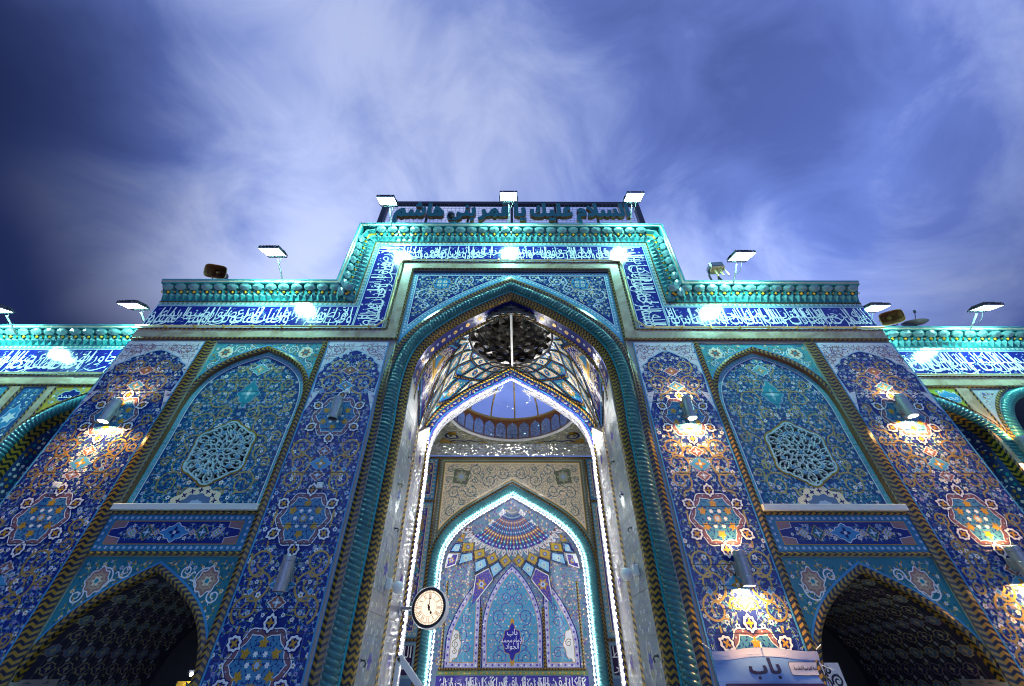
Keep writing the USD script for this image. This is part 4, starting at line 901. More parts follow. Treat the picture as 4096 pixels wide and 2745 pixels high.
g = np.stack([vault(np.column_stack([np.linspace(0, 360, 181), np.full(181, r)])) for r in np.linspace(0, 1, 24)]); mb = MB(); mb.grid(g, (0.012, 0.03, 0.10)); vt = mb.build('net_vault', 'glaze', porch, smooth=True)
shields = []
for sg in (0, 1):
    def ms(a): return a if sg == 0 else 180 - a
    sh = Polygon([(ms(1.5) / KX, 1.0), (ms(-4) / KX, 0.62), (ms(-2) / KX, 0.24), (ms(-12) / KX, 0.36), (ms(-24) / KX, 0.62), (ms(-36) / KX, 0.93), (ms(-20) / KX, 0.985)]).buffer(0)
    shields.append(sh); m = MB(); vpiece(m, sh.buffer(-0.012), 0.012, SKYB); vpiece(m, sh.buffer(-0.035), 0.016, (0.035, 0.025, 0.24)); sp_ = m.build('shield_panel', 'glaze', vt)
    m = MB()
    for x, y, k, a in scatter(sh.buffer(-0.06), 900 + sg, 0.052):
        for gq, w_, col in ((leaf(x, y, 0.05, 0.018, a), 0.019, (0.35, 0.32, 0.62)), (leaf(x, y, 0.045, 0.016, a + 2), 0.019, OCHRE), (flower(x, y, 0.019, 5, a), 0.021, WHITE if k < 0.6 else CREAM), (disc(x, y, 0.006, 5), 0.023, RUST)):
            v, f = tri(gq); m.add(vault(v * (KX, 1), w_), f, col)
    m.build('painted_blossoms', 'glaze', sp_)
    m = MB(); c = sh.buffer(-0.14); c = polys(c)[0] if polys(c) else sh.buffer(-0.1); c = affinity.scale(c, 0.8, 0.62)
    vpiece(m, c.buffer(0.012), 0.024, CREAM); vpiece(m, c, 0.026, OCHRE); vpiece(m, affinity.scale(c, 0.5, 0.6), 0.028, SKYB); m.build('gold_cartouche', 'gilt', sp_)
    vs, _ = swirl_field(sh.buffer(-0.05), 950 + sg, (0.10, 0.07, 0.05), 0.012, tries=200); m = MB()
    for gq in vs:
        v, f = tri(gq) if gq.geom_type == 'Polygon' and gq.area > 1e-6 else (np.zeros((0, 2)), np.zeros((0, 3)))
        if len(f): m.add(vault(np.asarray(v) * (KX, 1), 0.022), f, CREAM)
    m.build('scrolling_vine', 'gilt', sp_)
shield_all = unary_union(shields + [affinity.translate(x, 360 / KX, 0) for x in shields] + [affinity.translate(x, -360 / KX, 0) for x in shields])
DL, SL = 22.5, 58.0                                             # lattice step and lean of the ribs
cells = []
for i in range(-20, 36):
    for jn in range(-20, 36):
        def node(u, v):                                         # u: ribs leaning one way, v: the other
            r = (v - u) * DL / (2 * SL); return ((u + v) * DL / 2, r)
        qd = [node(i, jn), node(i, jn + 1), node(i + 1, jn + 1), node(i + 1, jn)]
        g = Polygon([(a / KX, r) for a, r in qd]).buffer(0)
        g = g.intersection(sbox(-1e3, 0.0, 1e3, 0.99))
        if g.is_empty or not (0 <= g.centroid.x * KX < 360): continue
        cells.append((g, jn - i))
rib_m = MB()
for g, row in cells:
    g2 = g.difference(shield_all.buffer(0.02)).buffer(-0.030, join_style=2)
    for pc in polys(g2):
        if pc.area < 0.002: continue
        teal = row % 2 == 0
        m = MB(); vpiece(m, pc, 0.010, TURQ if not teal else (0.03, 0.10, 0.42)); vpiece(m, pc.buffer(-0.014, join_style=2), 0.014, CREAM if not teal else (0.03, 0.22, 0.30))
        x, y = pc.centroid.x, pc.centroid.y; q = math.sqrt(pc.area) * 0.30
        for gq, w_, col in ((ogee(x, y, q * 1.1, q * 1.2), 0.018, SKYB if not teal else GOLD), (palm_cross(x, y, q * 0.9, 6), 0.021, NAVY if not teal else WHITE), (flower(x, y, q * 0.42, 6), 0.024, ORANGE), (disc(x, y, q * 0.15, 6), 0.026, WHITE)): vpiece(m, gq.intersection(pc), w_, col)
        for sx, sy, k, a in scatter(pc.buffer(-0.03), 7 + row, 0.045):
            if math.hypot(sx - x, sy - y) > q: 
                v, f = tri(flower(sx, sy, 0.012, 5, a) if k < 0.5 else leaf(sx, sy, 0.035, 0.012, a)); m.add(vault(v * (KX, 1), 0.019), f, (PURPLE if k < .3 else OCHRE) if not teal else (WHITE if k < .4 else ORANGE))
        m.build('kite_panel', 'glaze', vt)
for u in range(-20, 37):                                        # striped ribs of the net
    for lean in (1, -1):
        rr = np.linspace(0, 0.99, 24); aa = u * DL + lean * rr * SL
        if not (-1 <= aa[0] < 359): continue
        keep = [not shield_all.contains(Point((a % 360) / KX, r)) for a, r in zip(aa, rr)]
        k = 0
        while k < 23:
            if keep[k]:
                e = k
                while e < 23 and keep[e + 1]: e += 1
                if e > k:
                    A_, R_ = aa[k:e + 1], rr[k:e + 1]; wd = 0.020
                    rails_striped(rib_m, [vault(np.column_stack([A_ + o * KX * 0.8, R_ + lean * o * 0]), 0.02 + (0.022 if o == 0 else 0)) for o in (-wd * 1.3, 0.0, wd * 1.3)], 0.075, (OCHRE, BLACK))
                k = e + 1
            else: k += 1
rib_m.build('striped_rib', 'moulded_glaze', vt)
for sh in shields:
    c = resample(np.array(sh.exterior.coords), 0.03); m = MB(); rails_striped(m, [vault(c * (KX, 1), 0.020), vault(c * (KX, 1) + (0.8, 0.010), 0.034), vault(c * (KX, 1) + (1.6, 0.020), 0.020)], 0.08, (OCHRE, BLACK)); m.build('shield_rib', 'moulded_glaze', vt)
# dark dome: tiers of faceted cells that rise to the crown, with eight-pointed bosses between them
rg = np.random.default_rng(4); K, NS = 7, 20; mb = MB()
def dpt(k, i, lift=0.0):
    t = k / K; r = (RIM - lift) * max(0.0, math.cos(t * PI / 2)) ** 0.8; a = (i + 0.5 * (int(k) % 2)) * 2 * PI / NS
    return np.array((C0[0] + r * math.cos(a), C0[1] + r * math.sin(a), ZR + (0.66 - lift) * math.sin(t * PI / 2)))
for k in range(K):
    for i in range(NS):
        if k % 2 == 0: q = [dpt(k, i), dpt(k, i + 1), dpt(k + 1, i + 0.5), dpt(k + 1, i - 0.5)]
        else: q = [dpt(k, i), dpt(k, i + 1), dpt(k + 1, i + 1.5), dpt(k + 1, i + 0.5)]
        q = np.array(q); c = q.mean(0); n = np.array((C0[0], C0[1], ZR - 0.3)) - c; n /= np.linalg.norm(n); pk = c + n * rg.uniform(0.03, 0.11) + rg.uniform(-0.02, 0.02, 3)
        for e in range(4): mb.add([q[e], q[(e + 1) % 4], pk], [(0, 1, 2)], np.array((0.05, 0.045, 0.04)) * rg.uniform(0.15, 1.3))
dm = mb.build('mirrored_dome', 'dark_glass', porch)
for k in range(3):
    for i in range(10):
        a = (i + 0.5 * (k % 2)) * 2 * PI / 10 + 0.2; c = dpt(1.2 + 1.7 * k, 0, 0.08); r = math.hypot(c[0] - C0[0], c[1] - C0[1]); z = c[2]; q = 0.10 - 0.02 * k
        th = np.arange(8) * PI / 4 + a; rad = q * np.where(np.arange(8) % 2, 0.45, 1.0); c = np.array((C0[0] + r * math.cos(a), C0[1] + r * math.sin(a), z)); u = np.array((-math.sin(a), math.cos(a), 0)); o = np.array((-math.cos(a) * 0.5, -math.sin(a) * 0.5, -0.85)); e = np.cross(u, o); e /= np.linalg.norm(e)
        m = MB(); v = np.vstack([c + rad[:, None] * (np.cos(th)[:, None] * u + np.sin(th)[:, None] * e), [c + o * 0.06]])
        for j in range(8): m.add(v[[j, (j + 1) % 8, 8]], [(0, 1, 2)], np.array((0.10, 0.085, 0.06)) * rg.uniform(0.3, 1.6))
        m.build('mirror_star', 'dark_glass', dm)
m = MB(); th = np.linspace(0, 2 * PI, 65); m.grid([np.column_stack([C0[0] + (RIM + o) * np.cos(th), C0[1] + (RIM + o) * np.sin(th), np.full(65, ZR - w_)]) for o, w_ in ((-0.03, -0.02), (0.0, 0.03), (0.035, 0.0))], (0.05, 0.05, 0.06)); m.build('dome_rim', 'dark_steel', dm)
# inner arch: flowered face band, dark reveal
AP = full(ARCH2, 0, 0.0); m = MB(); fr2 = front(Y2)
ringp = Polygon(full(A2O, 0, 0.0)).difference(Polygon(AP)); m.slab(ringp, fr2, -0.07, 0.0, (0.03, 0.03, 0.28), (0.05, 0.05, 0.13)); ia = m.build('inner_arch', 'glaze', porch)
m = MB(); mid = resample(full(half_offset(ARCH2, 0.125), 0, 1.2), 0.115)
for k, (a, b) in enumerate(mid):
    m.flat(flower(a, b, 0.042 if k % 2 else 0.028, 8 if k % 2 else 5), fr2, 0.002, GOLD if k % 2 else WHITE); m.flat(disc(a, b, 0.014), fr2, 0.003, RUST if k % 2 else SKYB)
    m.flat(leaf(a, b, 0.075, 0.02, k * 2.1), fr2, 0.0012, LEAF); m.flat(leaf(a, b, 0.075, 0.02, k * 2.1 + 3), fr2, 0.0012, CREAM)
m.build('band_blossoms', 'glaze', ia)
m = MB(); trim(m, AP, [0.205, 0.235, 0.268], [Y2 - 0.004, Y2 - 0.03, Y2 - 0.004], 0.085, (OCHRE, BLACK)); ribbon(m, AP, 0.185, 0.205, Y2 - 0.003, Y2 - 0.003, TURQ); ribbon(m, AP, 0.03, 0.05, Y2 - 0.003, Y2 - 0.003, TURQ); m.build('striped_trim', 'moulded_glaze', ia)

# ================================================================ the domed hall behind, seen through the inner arch
YB, CX = 6.0, 0.05
hall = thing('domed_hall', 'bright hall behind the inner arch with glass skylight, mirror mosaic and lit niche', 'hall')
frb = FR((0, YB, 0), (1, 0, 0), (0, 0, 1), (0, -1, 0))
m = MB(); hw = 3.3
m.slab(sbox(-hw, 0, hw, 7.8).difference(Polygon(AP).buffer(0.01)), front(2.72), -0.05, 0.0, (0.45, 0.45, 0.5)); m.box(-hw - 0.2, -hw, 2.7, 6.3, 0, 7.8, (0.35, 0.38, 0.45)); m.box(hw, hw + 0.2, 2.7, 6.3, 0, 7.8, (0.35, 0.38, 0.45))
hc = m.build('side_walls', 'paint', hall)
niche = Polygon(full(half_offset(ARCH3, -0.12), CX, 0.0))
m = MB(); m.slab(sbox(-hw, 0, hw, 7.35).difference(niche), frb, -0.3, -0.012, (0.10, 0.20, 0.36)); bw = m.build('back_wall', 'glaze', hall)
# cream spandrel with dark green scrolls
fld = sbox(CX - 2.17, 4.2, CX + 2.17, 7.12).difference(Polygon(full(half_offset(ARCH3, 0.30), CX, 3.0)))
big = sbox(CX - 2.32, 3.2, CX + 2.32, 7.27).difference(Polygon(full(half_offset(ARCH3, 0.16), CX, 0.0)))
m = MB(); m.slab(big, frb, -0.012, 0.0, (0.16, 0.18, 0.10)); cs = m.build('cream_spandrel', 'glaze', bw)
m = MB(); m.flat(fld.buffer(0.018), frb, 0.0012, OCHRE); m.flat(fld, frb, 0.002, (0.88, 0.76, 0.50)); m.build('cream_field', 'glaze', cs)
bc = np.vstack([resample(np.array(p.exterior.coords), 0.085) for p in polys(big.buffer(-0.07))]); m = MB(); m.flat(unary_union([flower(a, b, 0.024, 5, k) for k, (a, b) in enumerate(bc)]).difference(fld.buffer(0.02)), frb, 0.0014, PALE); m.flat(unary_union([leaf(a, b, 0.06, 0.02, 1 + k) for k, (a, b) in enumerate(bc)]).difference(fld.buffer(0.02)), frb, 0.0010, OCHRE); m.build('field_border', 'glaze', cs)
frc = FR((0, YB - 0.002, 0), (1, 0, 0), (0, 0, 1), (0, -1, 0))
floral(cs, frc, fld.buffer(-0.02), 411, CX, radii=(0.26, 0.20, 0.15, 0.10), w=0.020, step=0.072, vine=(0.03, 0.16, 0.20), vine_mat='glaze', blooms=(SKYB, PURPLE, LBLUE), hearts=(OCHRE, WHITE, NAVY), leaves=((0.10, 0.16, 0.10), RUST, NAVY), fsize=0.62, fixed=[(CX + 1.62, 6.66, -0.28), (CX + 1.16, 6.86, 0.2), (CX + 0.72, 6.55, 0.22), (CX + 1.80, 6.16, 0.2), (CX + 1.28, 6.22, 0.2), (CX + 1.86, 5.6, 0.16)])
for s in (-1, 1):
    x, z = CX + s * 1.62, 6.66; m = MB(); qd = affinity.rotate(sbox(x - 0.24, z - 0.22, x + 0.24, z + 0.22), 8 * s); m.flat(qd, frc, 0.0045, (0.16, 0.20, 0.12)); m.flat(palm_cross(x, z, 0.22, 8), frc, 0.0052, (0.40, 0.42, 0.30)); m.flat(flower(x, z, 0.09, 8), frc, 0.006, PALE); m.flat(unary_union([disc(x + a * 0.15, z + b * 0.14, 0.03) for a in (-1, 1) for b in (-1, 1)]), frc, 0.006, MAUVE); m.build('corner_square', 'glaze', cs)
# flowered strips at both sides
for s in (-1, 1):
    for z0, z1, g1, g2 in ((5.98, 7.25, SKYB, (0.07, 0.05, 0.26)), (2.55, 5.84, (0.16, 0.40, 0.50), (0.07, 0.05, 0.26))):
        x0, x1 = sorted((CX + s * 2.42, CX + s * 3.12)); r = sbox(x0, z0, x1, z1); m = MB(); m.slab(r, frb, -0.012, 0.001, g1); sp_ = m.build('flowered_strip', 'glaze', bw)
        xc = (x0 + x1) / 2; inn = r.buffer(-0.13); m = MB(); m.flat(inn.buffer(0.03), frb, 0.0022, OCHRE); m.flat(inn.buffer(0.012), frb, 0.003, WHITE); m.flat(inn, frb, 0.0036, g2); bc = resample(np.array(r.buffer(-0.06).exterior.coords), 0.13); m.flat(unary_union([flower(a, b, 0.032, 5, k) for k, (a, b) in enumerate(bc)]), frb, 0.0024, CREAM); m.flat(unary_union([disc(a, b, 0.014) for a, b in bc]), frb, 0.003, RUST)
        for z in np.arange(z0 + 0.6, z1 - 0.4, 0.9): m.flat(cartouche(xc, z, 0.17, 0.24), frb, 0.0085, TURQ); m.flat(palm_cross(xc, z, 0.13, 6), frb, 0.009, OCHRE)
        m.build('strip_field', 'glaze', sp_)
        floral(sp_, FR((0, YB - 0.0036, 0), (1, 0, 0), (0, 0, 1), (0, -1, 0)), inn.buffer(-0.01), 500 + int(z0) + s, xc, radii=(0.10, 0.08), w=0.02, step=0.085, vine=OCHRE, vine_mat='glaze', blooms=(WHITE, PALE, CREAM))
    m = MB(); x0, x1 = sorted((CX + s * 2.40, CX + s * 3.1)); m.slab(sbox(x0, 1.75, x1, 2.44), frb, -0.012, 0.001, (0.2, 0.35, 0.42)); sq = m.build('calligraphic_square', 'glaze', bw)
    m = MB(); m.flat(sbox(x0 + 0.06, 1.81, x1 - 0.06, 2.38), frb, 0.0022, (0.03, 0.012, 0.06)); g1, a1 = line('العلي', 'reed', 0.34); g2, a2 = line('العظيم' if s > 0 else 'الله', 'reed', 0.34)
    if s < 0: g1, a1 = line('بسم', 'reed', 0.34); g1, a1, g2, a2 = g1, a1, g2, a2
    up, dn = (g2, a2), (g1, a1)
    for (gq, aq), zz in ((up, 2.14), (dn, 1.92)): m.flat(affinity.translate(affinity.scale(gq, 0.95, 0.95, origin=(0, 0)), x1 - 0.09, zz).intersection(sbox(x0 + .07, 1.82, x1 - .07, 2.37)), frb, 0.003, WHITE)
    m.build('lettering', 'glaze', sq)
m = MB()
for z in (7.29, 5.91, 2.495): trim(m, np.array([(CX - 3.2, z + 0.03), (CX + 3.2, z + 0.03)]) if z > 7 else np.array([(CX - 3.2, z + 0.03), (CX - 2.4, z + 0.03)]), [0, 0.03, 0.06], [YB - 0.004, YB - 0.02, YB - 0.004], 0.09)
for z in (5.91, 2.495): trim(m, np.array([(CX + 2.4, z + 0.03), (CX + 3.2, z + 0.03)]), [0, 0.03, 0.06], [YB - 0.004, YB - 0.02, YB - 0.004], 0.09)
for s in (-1, 1): trim(m, np.array([(CX + s * 2.37, 0.5), (CX + s * 2.37, 7.29)]), [-0.04, 0, 0.04], [YB - 0.004, YB - 0.022, YB - 0.004], 0.09)
P3 = full(ARCH3, CX, 0.0)
trim(m, P3, [0.155, 0.19, 0.225], [YB - 0.003, YB - 0.02, YB - 0.003], 0.09, edge=TURQ); m.build('striped_trim', 'moulded_glaze', bw)
m = MB(); rope(m, P3, YB + 0.01, 0.135, 0.075, (0.12, 0.42, 0.44)); m.build('rope_moulding', 'moulded_glaze', bw, smooth=True)
# niche: a bent surface over the front view, y as a function of (x, z)
A3I = half_offset(ARCH3, -0.14); zo = np.r_[0.0, A3I[:, 1]]; xo = np.r_[A3I[0, 0], A3I[:, 0]]
YN, DN = 6.42, 0.42
class NicheMap:
    def __call__(s, p, w=0.0):
        p = np.asarray(p, float); X = np.interp(p[:, 1], zo, xo); x = p[:, 0] - CX; d = np.sqrt(np.maximum(X ** 2 - x ** 2, 0.0))
        return np.column_stack([p[:, 0], YN + DN * d - np.asarray(w), p[:, 1]])
NM = NicheMap()
m = MB(); ph = np.linspace(-PI / 2, PI / 2, 61); zz = np.r_[0, np.linspace(1.0, A3I[-1, 1] - 0.004, 90)]
m.grid([np.column_stack([CX + np.interp(z, zo, xo) * np.sin(ph), YN + DN * np.interp(z, zo, xo) * np.cos(ph), np.full(61, z)]) for z in zz], (0.17, 0.24, 0.36)); nb = m.build('niche_shell', 'glaze', bw, smooth=True)
m = MB(); pa = full(A3I, CX, 0.0); ribbon(m, pa, 0, 0, YB, YN + 0.003, (0.13, 0.15, 0.26)); nr = m.build('niche_reveal', 'glaze', bw)
dd = np.r_[0, np.cumsum(np.linalg.norm(np.diff(pa, axis=0), axis=1))]; m = MB(); rg = np.random.default_rng(77)
for u in np.arange(1.0, dd[-1] - 1.0, 0.085):
    for y in np.arange(YB + 0.07, YN - 0.02, 0.085):
        x, z = np.interp(u, dd, pa[:, 0]), np.interp(u, dd, pa[:, 1]); x1, z1 = np.interp(u + 0.01, dd, pa[:, 0]), np.interp(u + 0.01, dd, pa[:, 1]); T = np.array((x1 - x, 0, z1 - z)) / 0.01; N = np.array((-T[2], 0, T[0]))
        gq = flower(0, 0, 0.026, 5, rg.uniform(0, 6)) if rg.random() < 0.6 else leaf(0, 0, 0.06, 0.02, rg.uniform(0, 6)); v, f = tri(gq); m.add(np.array((x, y, z)) + v[:, :1] * T + v[:, 1:2] * np.array((0, 1.0, 0)) + 0.002 * N, f, (PURPLE, OCHRE, WHITE, SKYB)[rg.integers(4)])
m.build('reveal_blossoms', 'glaze', nr)
def npoly(mb, g, w, col, size=0.16):
    v, f = subdiv(g, 0.10, size)
    if len(f): mb.add(NM(v, w), f, col)
FZ, FA, FB = 5.86, 1.62, 1.06
def npt(t, r): return (CX + FA * r * math.sin(t), FZ - FB * r * math.cos(t))
def ncell(mb, t0, t1, r0, r1, shp, w, col):
    """A kite, drop or plain cell of the fan between two angles and two radii."""
    tm, rm = (t0 + t1) / 2, (r0 + r1) / 2
    P = {'kite': [npt(tm, r1), npt(t1, rm), npt(tm, r0), npt(t0, rm)], 'cell': [npt(t0, r0), npt(t1, r0), npt(t1, r1), npt(t0, r1)], 'drop': [npt(t0, r0), npt(t1, r0), npt(t1 * .85 + t0 * .15, rm), npt(tm, r1), npt(t0 * .85 + t1 * .15, rm)]}[shp]
    g = Polygon(P).buffer(0)
    if g.area > 1e-5: npoly(mb, g, w, col)
zt = 4.9
shell_area = Polygon(full(A3I, CX, 1.96)).buffer(-0.03)
class Sh0:
    def __call__(s_, q, w=0.0): return NM(q, np.asarray(w) + 0.002)
m = MB(); rg = np.random.default_rng(15)
for x, y, k, a in scatter(shell_area, 16, 0.075):
    for gq, w_, col in ((leaf(x, y, 0.06, 0.022, a), 0.003, OCHRE if k < .5 else TURQ), (leaf(x, y, 0.05, 0.02, a + 2.4), 0.003, PURPLE), (flower(x, y, 0.022, 5, a), 0.005, CREAM if k < .25 else PURPLE if k < .55 else TURQ), (disc(x, y, 0.008, 5), 0.006, OCHRE)):
        v, f = tri(gq); m.add(NM(v, w_), f, col)
m.build('shell_blossoms', 'glaze', nb)
for sx in (-1, 1):
    for x, z in ((0.62, 5.45), (1.22, 5.0), (1.62, 4.55), (0.30, 5.72)):
        m = MB(); g = affinity.rotate(sbox(CX + sx * x - 0.10, z - 0.08, CX + sx * x + 0.10, z + 0.08), -sx * 40); npoly(m, g, 0.010, (0.7, 0.72, 0.72)); npoly(m, unary_union([disc(CX + sx * x + a * 0.05, z + b * 0.045, 0.014) for a in (-1, 0, 1) for b in (-1, 0, 1)]).intersection(g), 0.013, PURPLE); m.build('white_lozenge', 'glaze', nb)
pal = [(SKYB, OCHRE), (PURPLE, TURQ), (OCHRE, PURPLE), (PURPLE, SKYB), (TURQ, PURPLE), (PURPLE, OCHRE), (PURPLE, RUST), (PURPLE, SKYB)]
rr_ = np.linspace(0.06, 1.0, 9); TM = math.radians(46); nf = 22
for r in range(8):
    m = MB()
    for k in range(nf):
        a0, a1 = -TM + 2 * TM * k / nf, -TM + 2 * TM * (k + 1) / nf; lift = 0.03 + 0.035 * (7 - r) / 7
        ncell(m, a0, a1, rr_[r], rr_[r + 1], 'cell', lift, np.array(pal[r][0] if k % 2 else PURPLE) * (0.7 if k % 2 else 1.0)); ncell(m, a0 + 0.004, a1 - 0.004, rr_[r] - 0.035, rr_[r + 1] + 0.035, 'kite', lift + 0.012 + 0.006 * (k % 2), pal[r][1] if k % 2 else pal[(r + 3) % 8][1])
        am = (a0 + a1) / 2; ncell(m, am - 0.014, am + 0.014, (rr_[r] + rr_[r + 1]) / 2 - 0.022, (rr_[r] + rr_[r + 1]) / 2 + 0.022, 'kite', lift + 0.024, WHITE)
    m.build('muqarnas_row', 'glaze', nb)
m = MB()
for k in range(-2, 18):                                         # white zigzag border under the fan
    a0, a1 = -TM + TM * k / 8, -TM + TM * (k + 1) / 8; ncell(m, a0, a1, 0.97, 1.20, 'drop', 0.022, (0.60, 0.60, 0.62)); ncell(m, a0 + 0.014, a1 - 0.014, 0.97, 1.13, 'drop', 0.027, (0.14, 0.06, 0.10)); ncell(m, a0 + 0.026, a1 - 0.026, 0.99, 1.09, 'kite', 0.031, (0.6, 0.6, 0.62))
m.build('zigzag_border', 'glaze', nb)
def kite(t0, t1, r0, rm, r1, edge, fill, fig, stripes=True):
    tm = (t0 + t1) / 2; g0 = Polygon([npt(tm, r1), npt(t1, rm), npt(tm, r0), npt(t0, rm)]).buffer(0).intersection(Polygon(full(A3I, CX, 2.0)).buffer(-0.03)); g = g0.buffer(-0.024, join_style=2)
    if g.is_empty or g.area < 0.003: return
    m = MB(); npoly(m, g, 0.030, edge); npoly(m, g.buffer(-0.024, join_style=2), 0.034, fill); c = g.centroid; q = math.sqrt(g.area) * 0.30
    npoly(m, palm_cross(c.x, c.y, q, 6).intersection(g), 0.038, fig); npoly(m, flower(c.x, c.y, q * 0.5, 6).intersection(g), 0.041, PALE); npoly(m, disc(c.x, c.y, q * 0.2, 6).intersection(g), 0.044, PURPLE)
    for x, y, k, a in scatter(g.buffer(-0.04), 3, 0.06): npoly(m, leaf(x, y, 0.04, 0.014, a), 0.037, fig)
    m.build('kite_panel', 'glaze', nb)
    e = np.array(g0.exterior.coords); mm = MB(); rails_striped(mm, [NM(e, 0.022), NM(e * 0.985 + np.array((c.x, c.y)) * 0.015, 0.05), NM(e * 0.965 + np.array((c.x, c.y)) * 0.035, 0.022)], 0.07, (YELLOW, BLACK)); mm.build('striped_rib', 'moulded_glaze', nb)
dt = TM / 4.0
for k in range(-5, 5): kite(k * dt, (k + 1) * dt, 1.10, 1.29, 1.48, OCHRE, (0.40, 0.33, 0.04), PURPLE)
for k in range(-5, 6):
    if k == 0: continue
    kite((k - 0.5) * dt, (k + 0.5) * dt, 1.29, 1.50, 1.80, COBALT, (0.22, 0.48, 0.68), (0.5, 0.62, 0.45))
for c, hw_ in ((-1.45, 0.52), (1.45, 0.52), (-3.55, 0.5), (3.55, 0.5)): kite((c - hw_) * dt, (c + hw_) * dt, 1.50, 1.78, 2.65, WHITE, (0.07, 0.06, 0.34), OCHRE)
# three blue panels of the niche with borders and scrolls
def blue_panel(cx, hwid, z0, apex, seed, side=0):
    if side: g = Polygon([(CX + side * q[0], q[1]) for q in [(0.93, z0)] + [(0.93, 4.05)] + [tuple(v) for v in spline([(0.93, 4.05), (1.20, 3.72), (1.50, 3.25), (1.72, 2.75)], 12)] + [(1.76, 2.5), (1.76, z0)]]).buffer(0)
    sh = spline([(hwid, z0 + 0.3), (hwid, 3.05), (hwid * 0.86, 3.45), (hwid * 0.5, 3.95), (hwid * 0.2, 4.22), (0, apex)], 24)
    if not side: g = Polygon(full(sh, cx, z0))
    m = MB(); npoly(m, g.buffer(0.03), 0.018, COBALT); npoly(m, g, 0.024, (0.42, 0.42, 0.62)); npoly(m, g.buffer(-0.10), 0.028, OCHRE); inner = g.buffer(-0.115); npoly(m, inner, 0.031, (0.06, 0.30, 0.48)); p = m.build('blue_panel', 'glaze', nb)
    bc = resample(np.array(g.buffer(-0.05).exterior.coords), 0.085); m = MB()
    for k, (a, b) in enumerate(bc): npoly(m, flower(a, b, 0.032, 5, k) if k % 2 else leaf(a - 0.02, b, 0.06, 0.03, k), 0.028, (0.10, 0.07, 0.40) if k % 2 else WHITE)
    m.build('panel_border', 'glaze', p)
    class Sh:
        def __call__(s_, q, w=0.0): return NM(q, np.asarray(w) + 0.031)
    kp = ogee(cx, 2.52, 0.34, 0.40, 0, 0.30) if side == 0 else None
    floral(p, Sh(), inner.buffer(-0.02), seed, cx if not side else None, radii=(0.16, 0.12, 0.09), w=0.020, step=0.09, vine=(0.06, 0.06, 0.30), vine_mat='glaze', blooms=(CREAM, (0.45, 0.3, 0.45), WHITE), hearts=(OCHRE, PURPLE, OCHRE), leaves=((0.1, 0.38, 0.42), OCHRE, (0.05, 0.2, 0.42)), fsize=0.7, keepout=kp,
           fixed=[(cx + 0.36, z, 0.20) for z in (2.16, 2.62, 3.08)] if side == 0 else [])
    if side == 0:
        m = MB(); d = ogee(cx, 2.52, 0.31, 0.36, 0, 0.28); npoly(m, d.buffer(0.016), 0.036, OCHRE); npoly(m, d, 0.040, (0.014, 0.014, 0.26))
        for zz_ in (2.96, 2.08): npoly(m, ogee(cx, zz_, 0.07, 0.10), 0.038, OCHRE)
        for t_, hh, zz_ in (('باب', 0.20, 2.66), ('الإمام محمد', 0.145, 2.50), ('الجواد', 0.17, 2.36)):
            gq, aq = line(t_, 'reed', hh, 0.1); npoly(m, affinity.translate(gq, cx + aq / 2, zz_), 0.044, WHITE)
        m.build('name_medallion', 'glaze', p)
    else:
        m = MB(); hm = ogee(CX + side * 1.66, 2.45, 0.30, 0.42, 0, 0.2).intersection(inner); npoly(m, hm.buffer(0.012).intersection(inner), 0.036, OCHRE); npoly(m, hm, 0.040, WHITE); vs, _ = swirl_field(hm.buffer(-0.01), seed, (0.09, 0.06), 0.016, tries=120); npoly(m, unary_union(vs).intersection(hm), 0.043, (0.2, 0.14, 0.04)); m.build('half_medallion', 'glaze', p)
blue_panel(CX, 0.80, 1.96, 4.36, 611); blue_panel(CX - 1.36, 0.42, 1.96, 3.9, 622, -1); blue_panel(CX + 1.36, 0.42, 1.96, 3.9, 633, 1)
m = MB()
for s in (-1, 1):
    x = CX + s * 0.885; rails_striped(m, [NM(np.array([(x + o, 1.9), (x + o, 3.3)]), w_) for o, w_ in ((-0.035, 0.02), (0, 0.05), (0.035, 0.02))], 0.08, (YELLOW, BLACK))
    x = CX + s * 1.86; rails_striped(m, [NM(np.array([(x + o, 1.9), (x + o, 3.9)]), w_) for o, w_ in ((-0.03, 0.02), (0, 0.05), (0.03, 0.02))], 0.08, (YELLOW, BLACK))
xs = np.linspace(CX - 1.9, CX + 1.9, 30); rails_striped(m, [NM(np.column_stack([xs, np.full(30, z)]), w_) for z, w_ in ((1.90, 0.02), (1.925, 0.05), (1.95, 0.02))], 0.08, (YELLOW, BLACK)); m.build('striped_trim', 'moulded_glaze', nb)
m = MB(); npoly(m, sbox(CX - 1.93, 1.80, CX + 1.93, 1.895), 0.018, (0.14, 0.24, 0.12)); 
for k in range(26): npoly(m, flower(CX - 1.85 + k * 0.148, 1.848, 0.03, 6), 0.022, OCHRE)
m.build('green_border', 'glaze', nb)
m = MB(); npoly(m, sbox(CX - 1.93, 1.30, CX + 1.93, 1.795), 0.016, (0.05, 0.035, 0.30)); bb = m.build('inscription_band', 'glaze', nb)
big_, fine_ = inscription(CX - 1.9, CX + 1.9, 1.31, 1.785, VERSE_N, 31); m = MB(); npoly(m, fine_, 0.018, (0.35, 0.36, 0.6)); npoly(m, big_, 0.020, WHITE); m.build('lettering', 'glaze', bb)
